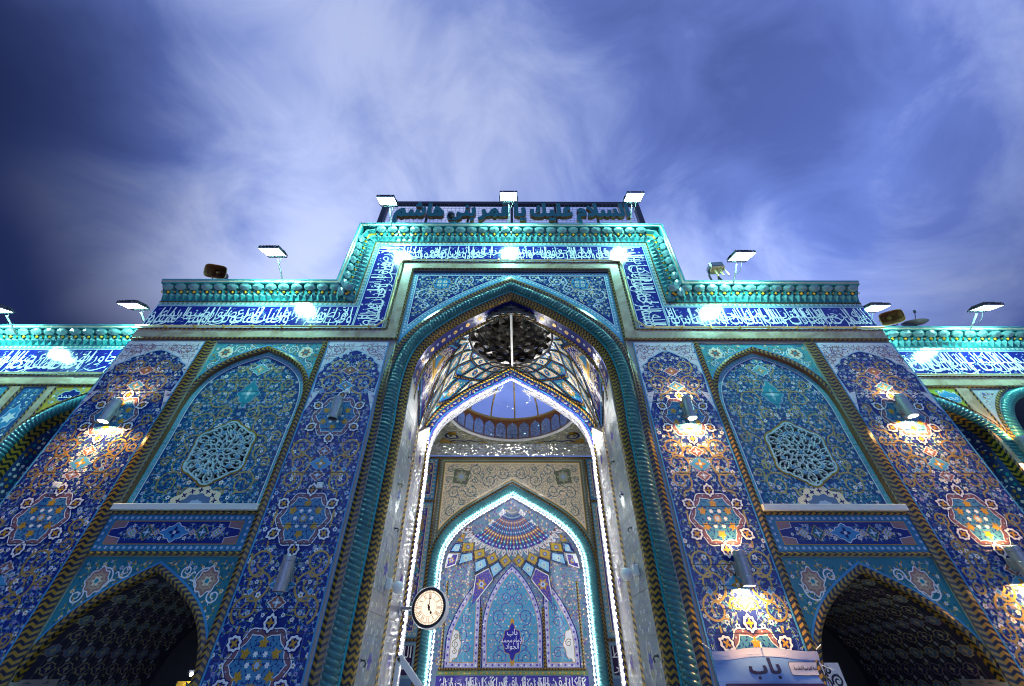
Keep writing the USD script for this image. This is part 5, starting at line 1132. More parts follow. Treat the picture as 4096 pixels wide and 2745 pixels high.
# mirror cornice, mosaic ceiling, skylight
m = MB(); m.grid([[(-hw, YB - d, z), (hw, YB - d, z)] for d, z in ((0.01, 7.36), (0.03, 7.36), (0.16, 7.70), (0.16, 7.74))], (0.6, 0.6, 0.5)); mc = m.build('mirror_cornice', 'mirror_mosaic', hall)
m = MB(); th6 = np.arange(7) * PI / 3
for i, x in enumerate(np.arange(-2.6, 2.7, 0.118)):
    for k in range(8):
        if (i + k) % 4 in ((0,) if abs(x) > 0.35 else (0, 2)) or (i - k) % 9 == 0:
            t = k / 7; m.add(np.column_stack([x + 0.019 * np.cos(th6), (YB - 0.036 - 0.12 * t) - 0.006 * np.sin(th6) - 0.004, 7.39 + 0.29 * t + 0.017 * np.sin(th6)]), [(0, j, j + 1) for j in range(1, 5)], (0.16, 0.06, 0.02))
tag(m.build('mosaic_studs', 'moulded_glaze', mc), kind='stuff')
YC, RX, RYF, RYN, ZC = 3.66, 1.89, 1.89, 0.80, 7.72
def ring(th, k=1.0): return np.column_stack([CX + RX * k * np.cos(th), YC + np.where(np.sin(th) > 0, RYF, RYN) * k * np.sin(th)])
th = np.linspace(0, 2 * PI, 121)
ceil = sbox(-hw, 2.7, hw, YB).difference(Polygon(ring(th[:-1]))).difference(sbox(-1.1, 2.6, 1.2, 3.3))
frz = FR((0, 0, ZC), (1, 0, 0), (0, 1, 0), (0, 0, -1))
m = MB(); m.slab(ceil, frz, -0.05, 0.0, (0.6, 0.6, 0.5)); ce = m.build('mosaic_ceiling', 'mirror_mosaic', hall); thd = np.linspace(-0.18, PI + 0.18, 81)
m = MB(); m.grid([np.column_stack([ring(thd, k), np.full(81, z)]) for k, z in ((1.03, ZC - 0.004), (1.03, ZC - 0.035), (0.985, ZC - 0.045), (0.985, ZC + 0.02))], (0.7, 0.7, 0.7)); m.build('ceiling_ring', 'white_plastic', ce, smooth=False)
for s in (-1, 1):
    m = MB(); t = np.linspace(0, 1, 24); p_ = np.column_stack([CX + s * (2.05 - 1.15 * t), 5.72 - 0.14 * np.abs(np.sin(t * PI * 2.6)) * (1 - t * 0.6)]); m.flat(taper(p_, 0.07, 0.03), frz, 0.004, NAVY)
    ps, _ = scroll(CX + s * 1.92, 5.30, 0.24, -PI / 2, s, 0.07); m.flat(unary_union(ps), frz, 0.004, NAVY); m.flat(sbox(CX + s * 1.92 - 0.13, 5.02, CX + s * 1.92 + 0.13, 5.22), frz, 0.004, OCHRE); m.flat(Polygon([(CX + s * 2.4, 5.8), (CX + s * 1.8, 5.8), (CX + s * 2.3, 5.45)]), frz, 0.003, OCHRE); m.flat(Polygon([(CX + s * 1.1, 5.8), (CX + s * 0.75, 5.8), (CX + s * 0.95, 5.68)]), frz, 0.003, OCHRE); m.build('ceiling_scroll', 'gilt', ce)
m = MB(); m.grid([np.column_stack([ring(thd, 0.985), np.full(81, z)]) for z in (ZC, 8.40)], (0.12, 0.05, 0.02)); dr = m.build('skylight_drum', 'brown_wood_throat_shade', hall)
for k in range(15):
    a0, a1 = k * PI / 15 + 0.012, (k + 1) * PI / 15 - 0.012; t = np.linspace(0, 1, 13); hz = 8.30 - 0.17 * np.abs(2 * t - 1) ** 1.6 - 0.02 * np.cos(t * 6 * PI); b = ring(a0 + (a1 - a0) * t, 0.975)
    m = MB(); m.grid([np.column_stack([b, np.full(13, ZC + 0.03)]), np.column_stack([b, hz])], (0.4, 0.5, 0.7)); m.build('drum_panel', 'blue_mirror', dr)
m = MB(); m.grid([np.column_stack([ring(th, k), np.full(121, z)]) for k, z in ((0.985, 8.38), (0.95, 8.38), (0.95, 8.45), (0.985, 8.47))], (0.7, 0.5, 0.2)); gd = m.build('skylight', 'brass', hall)
def dome_pt(a, t):
    q = ring(np.atleast_1d(a), 0.955 * math.cos(t * PI / 2) ** 0.9 if t < 1 else 0.0); return np.array((q[0, 0], q[0, 1], 8.44 + 1.62 * t ** 0.92))
for k in range(14):
    a0, a1 = (k + 0.4) * 2 * PI / 14, (k + 1.4) * 2 * PI / 14
    m = MB(); m.grid([[dome_pt(a, t) for a in np.linspace(a0, a1, 5)] for t in np.linspace(0, 0.98, 7)], (1, 1, 1)); m.build('glass_pane', 'frosted_glass', gd, smooth=True)
    m = MB(); m.tube([dome_pt(a0, t) for t in np.linspace(0, 0.98, 9)], 0.030, 6); m.build('rib', 'brass', gd, smooth=True)

# ================================================================ the arcade walls that run on at both sides, set back behind the gate
YS = 0.90
SIDE_ARCH = spline([(1.51, 4.4), (1.51, 5.15), (1.44, 5.67), (1.21, 6.02), (0.72, 6.36), (0, 6.72)], 40)
ROUND_ARCH = np.column_stack([1.10 * np.cos(np.linspace(0, PI / 2, 24)), 5.55 + 1.10 * np.sin(np.linspace(0, PI / 2, 24))]); ROUND_ARCH[-1, 0] = 0.0
def arcade(s, label):
    t = thing('arcade_wall', label, 'wall'); fs = front(YS); x0, x1 = sorted((s * 8.07, s * 13.0)); ac = s * 8.47
    a1 = poly_arch(half_offset(SIDE_ARCH, 0.0), ac, 0.0); bc2 = s * 11.45; a2 = poly_arch(half_offset(ROUND_ARCH, 0.0), bc2, 0.0)
    holes = a1.union(a2) if s > 0 else a1
    m = MB(); m.slab(sbox(min(s * 6.6, x0), 0, max(s * 6.6, x1), 8.30).difference(holes), fs, -0.7, -0.014, (0.25, 0.26, 0.3)); m.box(x0, x1, 2.9, 3.2, 0, 8.0, (0.12, 0.13, 0.2)); m.build('wall_core', 'paint', t)
    # yellow spandrel beside the first arch, marble strips, flowered strip
    e0, e1 = (9.93, 10.12) if s < 0 else (9.75, 10.06)
    sp = sbox(*sorted((s * 8.07, s * e0))[:1], 4.0, sorted((s * 8.07, s * e0))[1], 6.50).difference(poly_arch(half_offset(SIDE_ARCH, 0.27), ac, 0)); sp = sp if not sp.is_empty else sbox(0, 0, 0.1, 0.1)
    top = sbox(sorted((s * 8.07, s * e0))[0], 4.0, sorted((s * 8.07, s * e0))[1], 6.74).difference(poly_arch(half_offset(SIDE_ARCH, 0.20), ac, 0))
    g = (0.50, 0.34, 0.05) if s < 0 else (0.34, 0.40, 0.04)
    m = MB(); m.slab(top, fs, -0.014, 0.0, g); p = m.build('yellow_spandrel', 'glaze', t)
    floral(p, fs, top.buffer(-0.03), 700 + s, None, radii=(0.14, 0.10, 0.07), w=0.018, step=0.09, vine=(0.10, 0.30, 0.34), vine_mat='glaze', blooms=(WHITE, SKYB, WHITE), hearts=(OCHRE, COBALT, RUST), leaves=(TURQ, GREEN, SKYB))
    m = MB(); cxp = s * 9.52; cz = 6.47; c = ogee(cxp, cz, 0.26, 0.15); m.flat(c.buffer(0.015), fs, 0.0045, PALE); m.flat(c, fs, 0.0052, COBALT if s < 0 else SKYB); w1, _ = line('محمد', 'reed', 0.17); m.flat(affinity.translate(w1, cxp + 0.17, cz - 0.05), fs, 0.006, WHITE); m.build('name_cartouche', 'glaze', p)
    def vstrip(a, b, z1=6.74, name='marble_strip'):
        xa, xb = sorted((s * a, s * b))
        slabs(np.array([((xa + xb) / 2, 0.0), ((xa + xb) / 2, z1)]), -(xb - xa) / 2, (xb - xa) / 2, YS - 0.012, YS + 0.014, 0.9, t, name)
    def vcable(x, z1=6.74):
        m = MB(); trim(m, np.array([(s * x - 0.03, 0.0), (s * x - 0.03, z1)]), [0, 0.03, 0.06], [YS - 0.006, YS - 0.024, YS - 0.006], 0.10); m.build('striped_trim', 'moulded_glaze', t)
    vstrip(e0 + 0.05, e1 - 0.0); vcable(e0 + 0.02); vcable(e1 + 0.03)
    if s < 0:
        r = sbox(-10.66, 0.0, -10.18, 6.70); m = MB(); m.slab(r, fs, -0.014, -0.008, (0.03, 0.10, 0.26)); p = m.build('flowered_strip', 'glaze', t)
        floral(p, front(YS + 0.008), sbox(-10.66, 4.2, -10.18, 6.70).buffer(-0.03), 733, -10.42, radii=(0.13, 0.1), w=0.018, step=0.09, vine=PALE, vine_mat='glaze', keepout=ogee(-10.42, 5.95, 0.2, 0.34))
        m = MB(); m.flat(ogee(-10.42, 5.95, 0.19, 0.32), front(YS + 0.008), 0.004, PALE); m.flat(ogee(-10.42, 5.95, 0.16, 0.28), front(YS + 0.008), 0.005, SKYB); m.flat(palm_cross(-10.42, 5.95, 0.14, 6), front(YS + 0.008), 0.006, WHITE); m.build('medallion', 'glaze', p)
        vstrip(10.74, 10.93); vcable(10.70); vcable(10.97)
        r = sbox(-13.0, 0.0, -11.02, 6.72); m = MB(); m.slab(r, fs, -0.014, 0.0, (0.05, 0.20, 0.32)); p = m.build('tiled_panel', 'glaze', t); floral(p, fs, sbox(-12.4, 4.6, -11.02, 6.72).buffer(-0.04), 741, None, step=0.10, radii=(0.2, 0.14), w=0.018, vine=WHITE, vine_mat='glaze')
    else:
        r = sbox(10.14, 0.0, 13.0, 6.66).difference(poly_arch(half_offset(ROUND_ARCH, 0.22), bc2, 0.0)); m = MB(); m.slab(r, fs, -0.014, 0.0, (0.40, 0.44, 0.52)); p = m.build('tiled_panel', 'glaze', t)
        floral(p, fs, r.intersection(sbox(10, 4.6, 12.6, 6.7)).buffer(-0.04), 751, None, step=0.09, radii=(0.16, 0.11), w=0.018, vine=MAUVE, vine_mat='glaze', blooms=(PURPLE, WHITE, RUST), leaves=(MAUVE, SKYB, RUST))
        m = MB(); pr = full(ROUND_ARCH, bc2, 0.0); rope(m, pr, YS + 0.04, 0.12, 0.072, (0.035, 0.20, 0.235)); m.build('rope_moulding', 'moulded_glaze', t, smooth=True)
        m = MB(); trim(m, pr, [0.14, 0.175, 0.21], [YS - 0.004, YS - 0.02, YS - 0.004], 0.085); ribbon(m, pr, 0.12, 0.14, YS + 0.02, YS, PURPLE); trim(m, pr, [-0.10, -0.10, -0.10], [YS + 0.04, YS + 0.09, YS + 0.14], 0.085); m.build('striped_trim', 'moulded_glaze', t)
        m = MB(); ribbon(m, pr, -0.1, -0.1, YS + 0.12, YS + 1.8, (0.10, 0.12, 0.22)); m.build('arch_reveal', 'glaze', t)
    # first arch
    pa = full(SIDE_ARCH, ac, 0.0)
    m = MB(); rope(m, pa, YS + 0.035, 0.115, 0.072, (0.035, 0.20, 0.235)); m.build('rope_moulding', 'moulded_glaze', t, smooth=True)
    m = MB(); trim(m, pa, [0.135, 0.165, 0.20], [YS - 0.004, YS - 0.02, YS - 0.004], 0.085); trim(m, pa, [-0.11, -0.13, -0.15, -0.17], [YS + 0.04, YS + 0.10, YS + 0.16, YS + 0.22], 0.10); m.build('striped_trim', 'moulded_glaze', t)
    m = MB(); ribbon(m, pa, -0.17, -0.17, YS + 0.22, YS + 1.95, (0.03, 0.06, 0.22)); rv = m.build('arch_reveal', 'glaze', t)
    d = np.r_[0, np.cumsum(np.linalg.norm(np.diff(miter(pa, -0.17), axis=0), axis=1))]; pi_ = miter(pa, -0.17); m = MB(); rg = np.random.default_rng(61)
    for u in np.arange(3.0, d[-1] - 3.0, 0.10):
        for y in np.arange(YS + 0.30, YS + 1.5, 0.10):
            x, z = np.interp(u, d, pi_[:, 0]), np.interp(u, d, pi_[:, 1]); T = np.array((np.interp(u + .01, d, pi_[:, 0]) - x, 0, np.interp(u + .01, d, pi_[:, 1]) - z)) / 0.01; N = np.array((-T[2], 0, T[0])); gq = flower(0, 0, 0.036, 5, rg.uniform(0, 6)) if rg.random() < 0.65 else leaf(0, 0, 0.08, 0.026, rg.uniform(0, 6)); v, f = tri(gq)
            m.add(np.array((x, y, z)) + v[:, :1] * T + v[:, 1:2] * np.array((0, 1.0, 0)) + 0.003 * N, f, (WHITE, OCHRE, PALE, TURQ)[rg.integers(4)])
    m.build('painted_blossoms', 'glaze', rv)
    # marble band, inscription, cornice
    xa, xb = (x0, s * 8.07) if s < 0 else (s * 8.07, x1)
    slabs(np.array([(xa, 6.88), (xb, 6.88)]), -0.10, 0.10, YS - 0.016, YS + 0.014, 0.85, t)
    m = MB()
    for z in (7.0, 6.76): trim(m, np.array([(xa, z), (xb, z)]), [0.0, -0.022, -0.044] if z > 6.9 else [0.0, 0.022, 0.044], [YS - 0.008, YS - 0.028, YS - 0.008], 0.10)
    m.build('striped_trim', 'moulded_glaze', t)
    band(t, fs, xa, xb, 7.05, 7.76, VERSE if s < 0 else VERSE_R, 40 + s)
    op = np.array([(xa, 7.77), (xb, 7.77)]); m = MB(); ribbon(m, op, 0.0, -0.015, YS, YS - 0.004, SKYB); ribbon(m, op, -0.015, -0.085, YS - 0.003, YS - 0.003, (0.45, 0.50, 0.48)); bt = m.build('upper_border', 'glaze', t)
    cl = resample(miter(op, -0.05), 0.11); m = MB(); m.flat(unary_union([affinity.rotate(sbox(a - 0.024, b - 0.024, a + 0.024, b + 0.024), 45) for a, b in cl[1:-1]]), fs, 0.005, TURQ); m.build('border_ornament', 'glaze', bt)
    cb = miter(op, -0.09); m = MB(); ribbon(m, cb, 0.0, -0.006, YS, YS - 0.01, TURQ); cn = m.build('cornice', 'moulded_glaze', t)
    cornice(cn, [((cb[0][0], YS, cb[0][1]), (1, 0, 0), (0, 0, 1), xb - xa)], cb, y0=YS)
    pp = resample(np.array([(xa, 7.045), (xb, 7.045)]), 0.4); m = MB(); m.tube(np.column_stack([pp[:, 0], np.full(len(pp), YS - 0.055), pp[:, 1]]), 0.020, 8); m.build('conduit', 'pipe_paint', t, smooth=True)
arcade(-1, 'arcade wall left of the gate with yellow spandrel and half hidden rope arch')
arcade(1, 'arcade wall right of the gate with greenish spandrel and round rope arch')

# ground of the courtyard
m = MB(); m.slab(sbox(-400, -400, 400, 400), FR((0, 0, 0), (1, 0, 0), (0, 1, 0), (0, 0, 1)), -0.2, 0.0, (0.4, 0.4, 0.4)); gr = m.build('ground', 'paving'); tag(gr, 'pale paving of the courtyard in front of the gate', None, None, 'structure')

# ================================================================ things on and around the building
def flood(name, label, loc, rz=0.0, arm=True):
    t = thing(name, label, 'floodlight', loc, rz, 'floodlights on arms along the roof edge')
    tl = math.radians(20); c, s_ = math.cos(tl), math.sin(tl)
    def R(p): p = np.asarray(p, float); return np.column_stack([p[:, 0], p[:, 1] * c - p[:, 2] * s_, p[:, 1] * s_ + p[:, 2] * c])
    m = MB(); m.box(-0.225, 0.225, -0.165, 0.165, 0.012, 0.06, ch=0.01); m.box(-0.13, 0.13, -0.10, 0.10, 0.06, 0.11, ch=0.012)
    for k in range(7): m.box(-0.2 + k * 0.066, -0.194 + k * 0.066, -0.14, 0.14, 0.058, 0.085)
    for v in m.v: v[:] = R(v)
    m.build('housing', 'dark_steel', t)
    m = MB()
    for a in ((-0.225, 0.225, -0.165, -0.152), (-0.225, 0.225, 0.152, 0.165), (-0.225, -0.212, -0.152, 0.152), (0.212, 0.225, -0.152, 0.152)): m.box(*a, -0.006, 0.014)
    for x in (-0.15, 0.15): m.box(x - 0.018, x + 0.018, -0.185, -0.16, 0.0, 0.03)
    for v in m.v: v[:] = R(v)
    m.build('bezel', 'steel', t)
    m = MB(); m.box(-0.211, 0.211, -0.151, 0.151, 0.002, 0.010)
    for v in m.v: v[:] = R(v)
    m.build('lens', 'flood_glow', t)
    m = MB(); m.tube(R([(-0.235, 0.02, 0.05), (-0.24, 0.17, 0.02), (-0.20, 0.235, 0.0), (0.20, 0.235, 0.0), (0.24, 0.17, 0.02), (0.235, 0.02, 0.05)]), 0.011, 6); m.build('yoke', 'dark_steel', t)
    m = MB(); m.box(-0.16, 0.16, 0.166, 0.235, -0.012, 0.06, ch=0.012)
    for v in m.v: v[:] = R(v)
    m.build('driver_box', 'steel', t)
    m = MB(); m.tube([(0.0, 0.235, 0.035), (0.01, 0.40, -0.06), (0.015, 0.64, -0.20)], 0.017, 8); m.build('arm', 'steel', t, smooth=True)
    m = MB(); u = np.linspace(0, 1, 10); m.tube(np.column_stack([0.1 - 0.1 * u, 0.2 + 0.25 * u, 0.03 - 0.10 * np.sin(PI * u) - 0.1 * u]), 0.005, 5); m.build('cable', 'black_paint', t)
    return t
FL = [((-0.07, -0.93, 11.37), 'floodlight above the middle of the green roof lettering'), ((-3.17, -0.93, 11.16), 'floodlight at the left end of the rooftop sign'), ((3.18, -0.93, 11.37), 'floodlight at the right end of the rooftop sign'),
      ((-5.33, -0.90, 9.12), 'floodlight on the long arm beside the left roof loudspeaker'), ((5.12, -0.90, 9.0), 'floodlight on the long arm beside the metal work lamp'), ((-8.68, 0.05, 8.36), 'floodlight at the left corner of the gate cornice'),
      ((8.38, 0.05, 8.34), 'floodlight at the right corner of the gate, left of a loudspeaker'), ((10.97, 0.05, 8.36), 'floodlight to the right of the satellite dish'), ((-11.72, 0.05, 8.24), 'floodlight cut by the left edge of the picture')]
f0 = flood('floodlight', FL[0][1], FL[0][0])
for loc, lab in FL[1:]: copy_of(f0, loc, 0, lab)
m_ = thing('roof_floodlight_back', 'flat black switched-off lamp lying on the left cornice', 'floodlight', (-5.55, -0.18, 8.86))
m = MB(); m.box(-0.20, 0.20, -0.05, 0.25, 0.0, 0.05, ch=0.015); m.build('housing', 'black_paint', m_); m = MB(); m.tube([(-0.17, -0.06, 0.0), (-0.17, -0.09, 0.05), (0.17, -0.09, 0.05), (0.17, -0.06, 0.0)], 0.012, 6); m.build('handle', 'dark_steel', m_)

def wall_lamp(name, label, loc, rz, lit):
    t = thing(name, label, 'wall lamp', loc, rz, 'cylinder wall lamps')
    m = MB(); m.lathe([(0.0, 0.215), (0.073, 0.215), (0.083, 0.205), (0.083, 0.145), (0.078, 0.14), (0.083, 0.135), (0.083, 0.02), (0.080, 0.015), (0.083, 0.01), (0.083, -0.10), (0.080, -0.105), (0.083, -0.11), (0.083, -0.225), (0.076, -0.225), (0.074, -0.19), (0.0, -0.19)], 28, O=(0, -0.15, 0)); m.build('body', 'steel', t, smooth=False)
    m = MB(); m.box(-0.03, 0.03, -0.09, 0.0, -0.055, 0.055, ch=0.006); m.box(-0.06, 0.06, -0.014, 0.002, -0.09, 0.09, ch=0.004); m.build('bracket', 'steel', t)
    if lit:
        th = np.linspace(0, 2 * PI, 25)[:-1]; m = MB(); m.add(np.vstack([np.column_stack([0.072 * np.cos(th), -0.15 + 0.072 * np.sin(th), np.full(24, -0.212)]), [(0, -0.15, -0.212)]]), [(i, (i + 1) % 24, 24) for i in range(24)]); m.build('lens', 'warm_glow', t)
        m = MB(); m.add(np.vstack([np.column_stack([0.05 * np.cos(th), -0.15 + 0.05 * np.sin(th), np.full(24, 0.219)]), [(0, -0.15, 0.219)]]), [(i, (i + 1) % 24, 24) for i in range(24)]); m.build('upper_lens', 'warm_glow_up', t)
    else:
        m = MB(); m.lathe([(0.0, -0.195), (0.072, -0.195)], 24, O=(0, -0.15, 0)); m.build('lens', 'black_paint', t)
    return t
wl_on = wall_lamp('wall_lamp', 'lit cylinder lamp on the outer pilaster left of the arched panel', (-7.20, -0.016, 5.52), 0, True)
for loc, lab in (((3.24, -0.016, 5.60), 'lit cylinder lamp between the big arch and the right arched panel, high up'), ((3.28, -0.016, 3.02), 'lit cylinder lamp above the blue banner'), ((7.22, -0.016, 5.65), 'lit cylinder lamp high on the outermost right pilaster'), ((7.27, -0.016, 3.08), 'lit cylinder lamp low at the right edge of the picture'), ((10.02, 0.87, 5.24), 'lit cylinder lamp on the marble strip of the right arcade wall')):
    copy_of(wl_on, loc, 0, lab)
wl_off = wall_lamp('unlit_wall_lamp', 'dark cylinder lamp between the left arched panel and the big arch, high up', (-3.17, -0.016, 5.58), 0, False)
copy_of(wl_off, (-3.14, -0.016, 2.95), 0, 'dark cylinder lamp low between the left door arch and the big arch')

# strings of bulbs
def string_light(name, label, path, y, step, r, glowing='bulb_glow'):
    t = thing(name, label, 'string lights'); p = resample(np.column_stack([path[:, 0], np.broadcast_to(y, (len(path),)), path[:, 1]]), step)
    m = MB(); m.tube(p + (0, 0.03, 0), 0.006, 5); m.build('wire', 'white_plastic', t)
    ico = trimesh.creation.icosphere(1, r)
    pr = UsdGeom.Mesh.Define(stage, f'/World/Looks/{name}_shape') if False else None
    for c in p:
        m = MB(); m.add(np.array(ico.vertices) + c, ico.faces); m.build('bulb', glowing, t, smooth=True)
    return t
qa, qb = half_offset(ARCH2, -0.012), half_offset(ARCH2, -0.07); n_ = min(len(qa), len(qb)); kz_ = np.clip((qa[:n_, 1] - 5.75) / 0.35, 0, 1)[:, None]; qh = qa[:n_] * (1 - kz_) + qb[:n_] * kz_; qh[-1, 0] = 0.0
qh = np.vstack([[qh[0, 0], 1.35], [qh[0, 0], 3.0], [qh[0, 0], 4.5], qh]); ys_ = Y2 + 0.09 - 0.12 * np.clip((qh[:, 1] - 5.75) / 0.35, 0, 1)
string_light('arch_string_light', 'string of white bulbs outlining the inner arch of the porch', full(qh, 0), np.r_[ys_, ys_[::-1][1:]], 0.098, 0.0175)
string_light('niche_string_light', 'string of white bulbs outlining the turquoise rope arch of the niche', full(half_offset(ARCH3, -0.185), CX, 1.2), YB - 0.05, 0.105, 0.023, 'niche_bulb_glow')

# ceiling tube of the porch
t = thing('ceiling_tube', 'white unlit tube fitting across the dark mirrored dome', 'lamp'); m = MB(); m.tube([(0.0, 0.30, 8.38), (0.035, 2.22, 8.30)], 0.030, 8); m.build('tube', 'white_plastic', t, smooth=True); m = MB(); m.box(-0.03, 0.03, 0.26, 0.32, 8.35, 8.46); m.box(0.005, 0.065, 2.20, 2.26, 8.27, 8.38); m.build('holder', 'steel', t)

# clock
ck = thing('wall_clock', 'round lit clock with black Roman numerals on a bracket', 'clock', (-1.43, 2.0, 2.76), -4)
R_ = 0.305; fc = FR((0, -0.105, 0), (1, 0, 0), (0, 0, 1), (0, -1, 0))
m = MB(); m.lathe([(R_ - 0.004, -0.125), (R_ + 0.004, -0.125), (R_ + 0.012, -0.11), (R_, -0.10), (R_, 0.10), (R_ + 0.012, 0.11), (R_, 0.125), (0.0, 0.125)], 48, axis=(0, 1, 0)); m.build('case', 'white_plastic', ck, smooth=False)
m = MB(); m.flat(Point(0, 0).buffer(R_ - 0.002, 32).difference(Point(0, 0).buffer(0.262, 32)), fc, 0.006, (0.02, 0.02, 0.02)); m.build('rim', 'black_paint', ck)
m = MB(); m.flat(Point(0, 0).buffer(0.268, 32), fc, 0.0, (1, 1, 1)); m.build('dial', 'dial_glow', ck)
m = MB(); C_ = Point(0, 0); gs = [C_.buffer(0.262, 32).difference(C_.buffer(0.255, 32)), C_.buffer(0.228, 32).difference(C_.buffer(0.222, 32)), C_.buffer(0.137, 32).difference(C_.buffer(0.132, 32))]
for k in range(60): a = k * PI / 30; gs.append(taper([(0.225 * math.sin(a), 0.225 * math.cos(a)), (0.258 * math.sin(a), 0.258 * math.cos(a))], 0.007, 0.008))
ROM = ['XII', 'I', 'II', 'III', 'IIII', 'V', 'VI', 'VII', 'VIII', 'IX', 'X', 'XI']; 
for k, rn in enumerate(ROM):
    wd = {'I': 0.014, 'V': 0.030, 'X': 0.032}; tot = sum(wd[c] for c in rn); x = -tot / 2; pcs = []
    for c in rn:
        xc = x + wd[c] / 2; x += wd[c]
        if c == 'I': pcs.append(sbox(xc - 0.0035, 0.142, xc + 0.0035, 0.214))
        if c == 'V': pcs += [taper([(xc - 0.012, 0.214), (xc, 0.142)], 0.008, 0.006), taper([(xc + 0.012, 0.214), (xc, 0.142)], 0.004, 0.004)]
        if c == 'X': pcs += [taper([(xc - 0.012, 0.214), (xc + 0.012, 0.142)], 0.008, 0.008), taper([(xc + 0.012, 0.214), (xc - 0.012, 0.142)], 0.004, 0.004)]
    gs.append(affinity.rotate(unary_union(pcs), -30 * k, origin=(0, 0)))
m.flat(unary_union(gs), fc, 0.004, (0.02, 0.02, 0.02)); m.build('numerals', 'black_paint', ck)
def hand(L, w, a): return affinity.rotate(unary_union([Polygon([(-w, -0.05), (w, -0.05), (w * 0.6, L * 0.6), (0, L), (-w * 0.6, L * 0.6)]), Point(0, L * 0.62).buffer(w * 1.7), Point(0, 0).buffer(w * 1.9)]), -a, origin=(0, 0))
m = MB(); m.flat(hand(0.21, 0.009, 2), fc, 0.009, (0.01, 0.01, 0.01)); m.build('minute_hand', 'black_paint', ck); m = MB(); m.flat(hand(0.145, 0.012, 151), fc, 0.007, (0.01, 0.01, 0.01)); m.build('hour_hand', 'black_paint', ck)
m = MB(); m.tube([(-0.29, 0, 0), (-0.56, 0.04, 0)], 0.035, 10); m.box(-0.57, -0.54, -0.06, 0.14, -0.10, 0.10); m.build('bracket', 'steel', ck, smooth=False)
m = MB(); u = np.linspace(0, 1, 14); m.tube(np.column_stack([-0.30 - 0.22 * u, 0.0 * u, -0.02 - 0.30 * np.sin(PI * u) * (1 - u * 0.4)]), 0.007, 5); m.build('cable', 'black_paint', ck)

# security cameras
def cctv(label, loc, s):
    t = thing('security_camera', label, 'security camera', loc)
    m = MB(); m.box(min(0, s * 0.09), max(0, s * 0.09), -0.05, 0.05, -0.075, 0.075, ch=0.012); m.tube([(s * 0.07, 0, -0.01), (s * 0.19, -0.0, 0.0), (s * 0.20, 0, -0.03)], 0.024, 8); m.build('mount', 'white_plastic', t)
    m = MB(); m.lathe([(0.0, 0.03), (0.05, 0.025), (0.082, -0.01), (0.086, -0.055), (0.080, -0.06)], 24, O=(s * 0.20, 0, 0)); m.build('hood', 'white_plastic', t, smooth=True)
    m = MB(); a = np.linspace(0, PI / 2, 8); m.lathe([(0.079 * math.cos(q), -0.06 - 0.085 * math.sin(q)) for q in a], 24, O=(s * 0.20, 0, 0)); m.build('dome', 'white_plastic' if s < 9 else 'black_paint', t, smooth=True)
cctv('white dome camera on the left jamb above the clock', (-XW, 0.86, 2.97), 1)
cctv('white dome camera on the right jamb of the porch', (XW, 0.50, 3.10), -1)
t = thing('roof_camera', 'small black dome camera hanging in front of the roof letters', 'security camera', (-1.62, -0.28, 11.26)); m = MB(); m.tube([(0, 0.10, -0.12), (0, 0.0, 0.05), (0, -0.06, 0.20)], 0.014, 6); m.build('arm', 'dark_steel', t); m = MB(); m.lathe([(0, 0.30), (0.05, 0.29), (0.085, 0.22), (0.09, 0.16)], 20, O=(0, -0.08, 0)); m.build('hood', 'white_plastic', t, smooth=True); m = MB(); m.lathe([(0.088, 0.16), (0.085, 0.10), (0.06, 0.05), (0.0, 0.03)], 20, O=(0, -0.08, 0)); m.build('dome', 'black_paint', t, smooth=True)

# loudspeakers
def horn(label, loc, rz):
    t = thing('loudspeaker', label, 'loudspeaker', loc, rz)
    def rr(w, h, y, n=40):
        th = np.linspace(0, 2 * PI, n + 1); c, s_ = np.cos(th), np.sin(th); return np.column_stack([w * np.sign(c) * np.abs(c) ** 0.45, np.full(n + 1, y), 0.28 + h * np.sign(s_) * np.abs(s_) ** 0.45])
    ti = math.radians(32)
    def tip(mb):
        for v in mb.v: v[:] = np.column_stack([v[:, 0], v[:, 1] * math.cos(ti) + (v[:, 2] - 0.28) * -math.sin(ti) * -1 * -1, 0.28 + v[:, 1] * math.sin(ti) + (v[:, 2] - 0.28) * math.cos(ti)])
    m = MB(); m.grid([rr(0.225, 0.155, -0.20), rr(0.235, 0.165, -0.205), rr(0.235, 0.165, -0.18), rr(0.17, 0.12, -0.04), rr(0.09, 0.08, 0.06), rr(0.07, 0.07, 0.10)], (0.5, 0.4, 0.2)); tip(m); m.build('bell', 'horn_plastic', t, smooth=False)
    m = MB(); m.grid([rr(0.225, 0.155, -0.20), rr(0.16, 0.11, -0.06), rr(0.09, 0.075, 0.04), rr(0.03, 0.03, 0.05)], (0.3, 0.22, 0.1)); tip(m); m.build('throat', 'brown_wood_throat_shade', t, smooth=False)  # same horn as the bell, coloured black-brown to paint in the shade inside
    m = MB(); m.lathe([(0.0, -0.13), (0.03, -0.12), (0.045, -0.06), (0.03, 0.03)], 14, O=(0, 0, 0.28), axis=(0, 1, 0)); tip(m); m.build('plug', 'brass', t, smooth=True)
    m = MB(); m.lathe([(0.0, 0.27), (0.085, 0.26), (0.10, 0.22), (0.10, 0.11), (0.07, 0.09)], 18, O=(0, 0, 0.28), axis=(0, 1, 0)); tip(m); m.build('driver', 'dark_steel', t, smooth=False)
    m = MB(); m.tube([(-0.09, 0.02, 0.17), (-0.09, 0.04, 0.07), (0.09, 0.04, 0.07), (0.09, 0.02, 0.17)], 0.013, 6); m.tube([(0, 0.04, 0.08), (0.02, 0.05, -0.05)], 0.022, 8); m.build('bracket', 'dark_steel', t)
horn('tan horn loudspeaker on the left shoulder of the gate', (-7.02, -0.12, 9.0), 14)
horn('tan horn loudspeaker on the right arcade roof beside the dish', (9.22, 0.62, 8.27), -28)
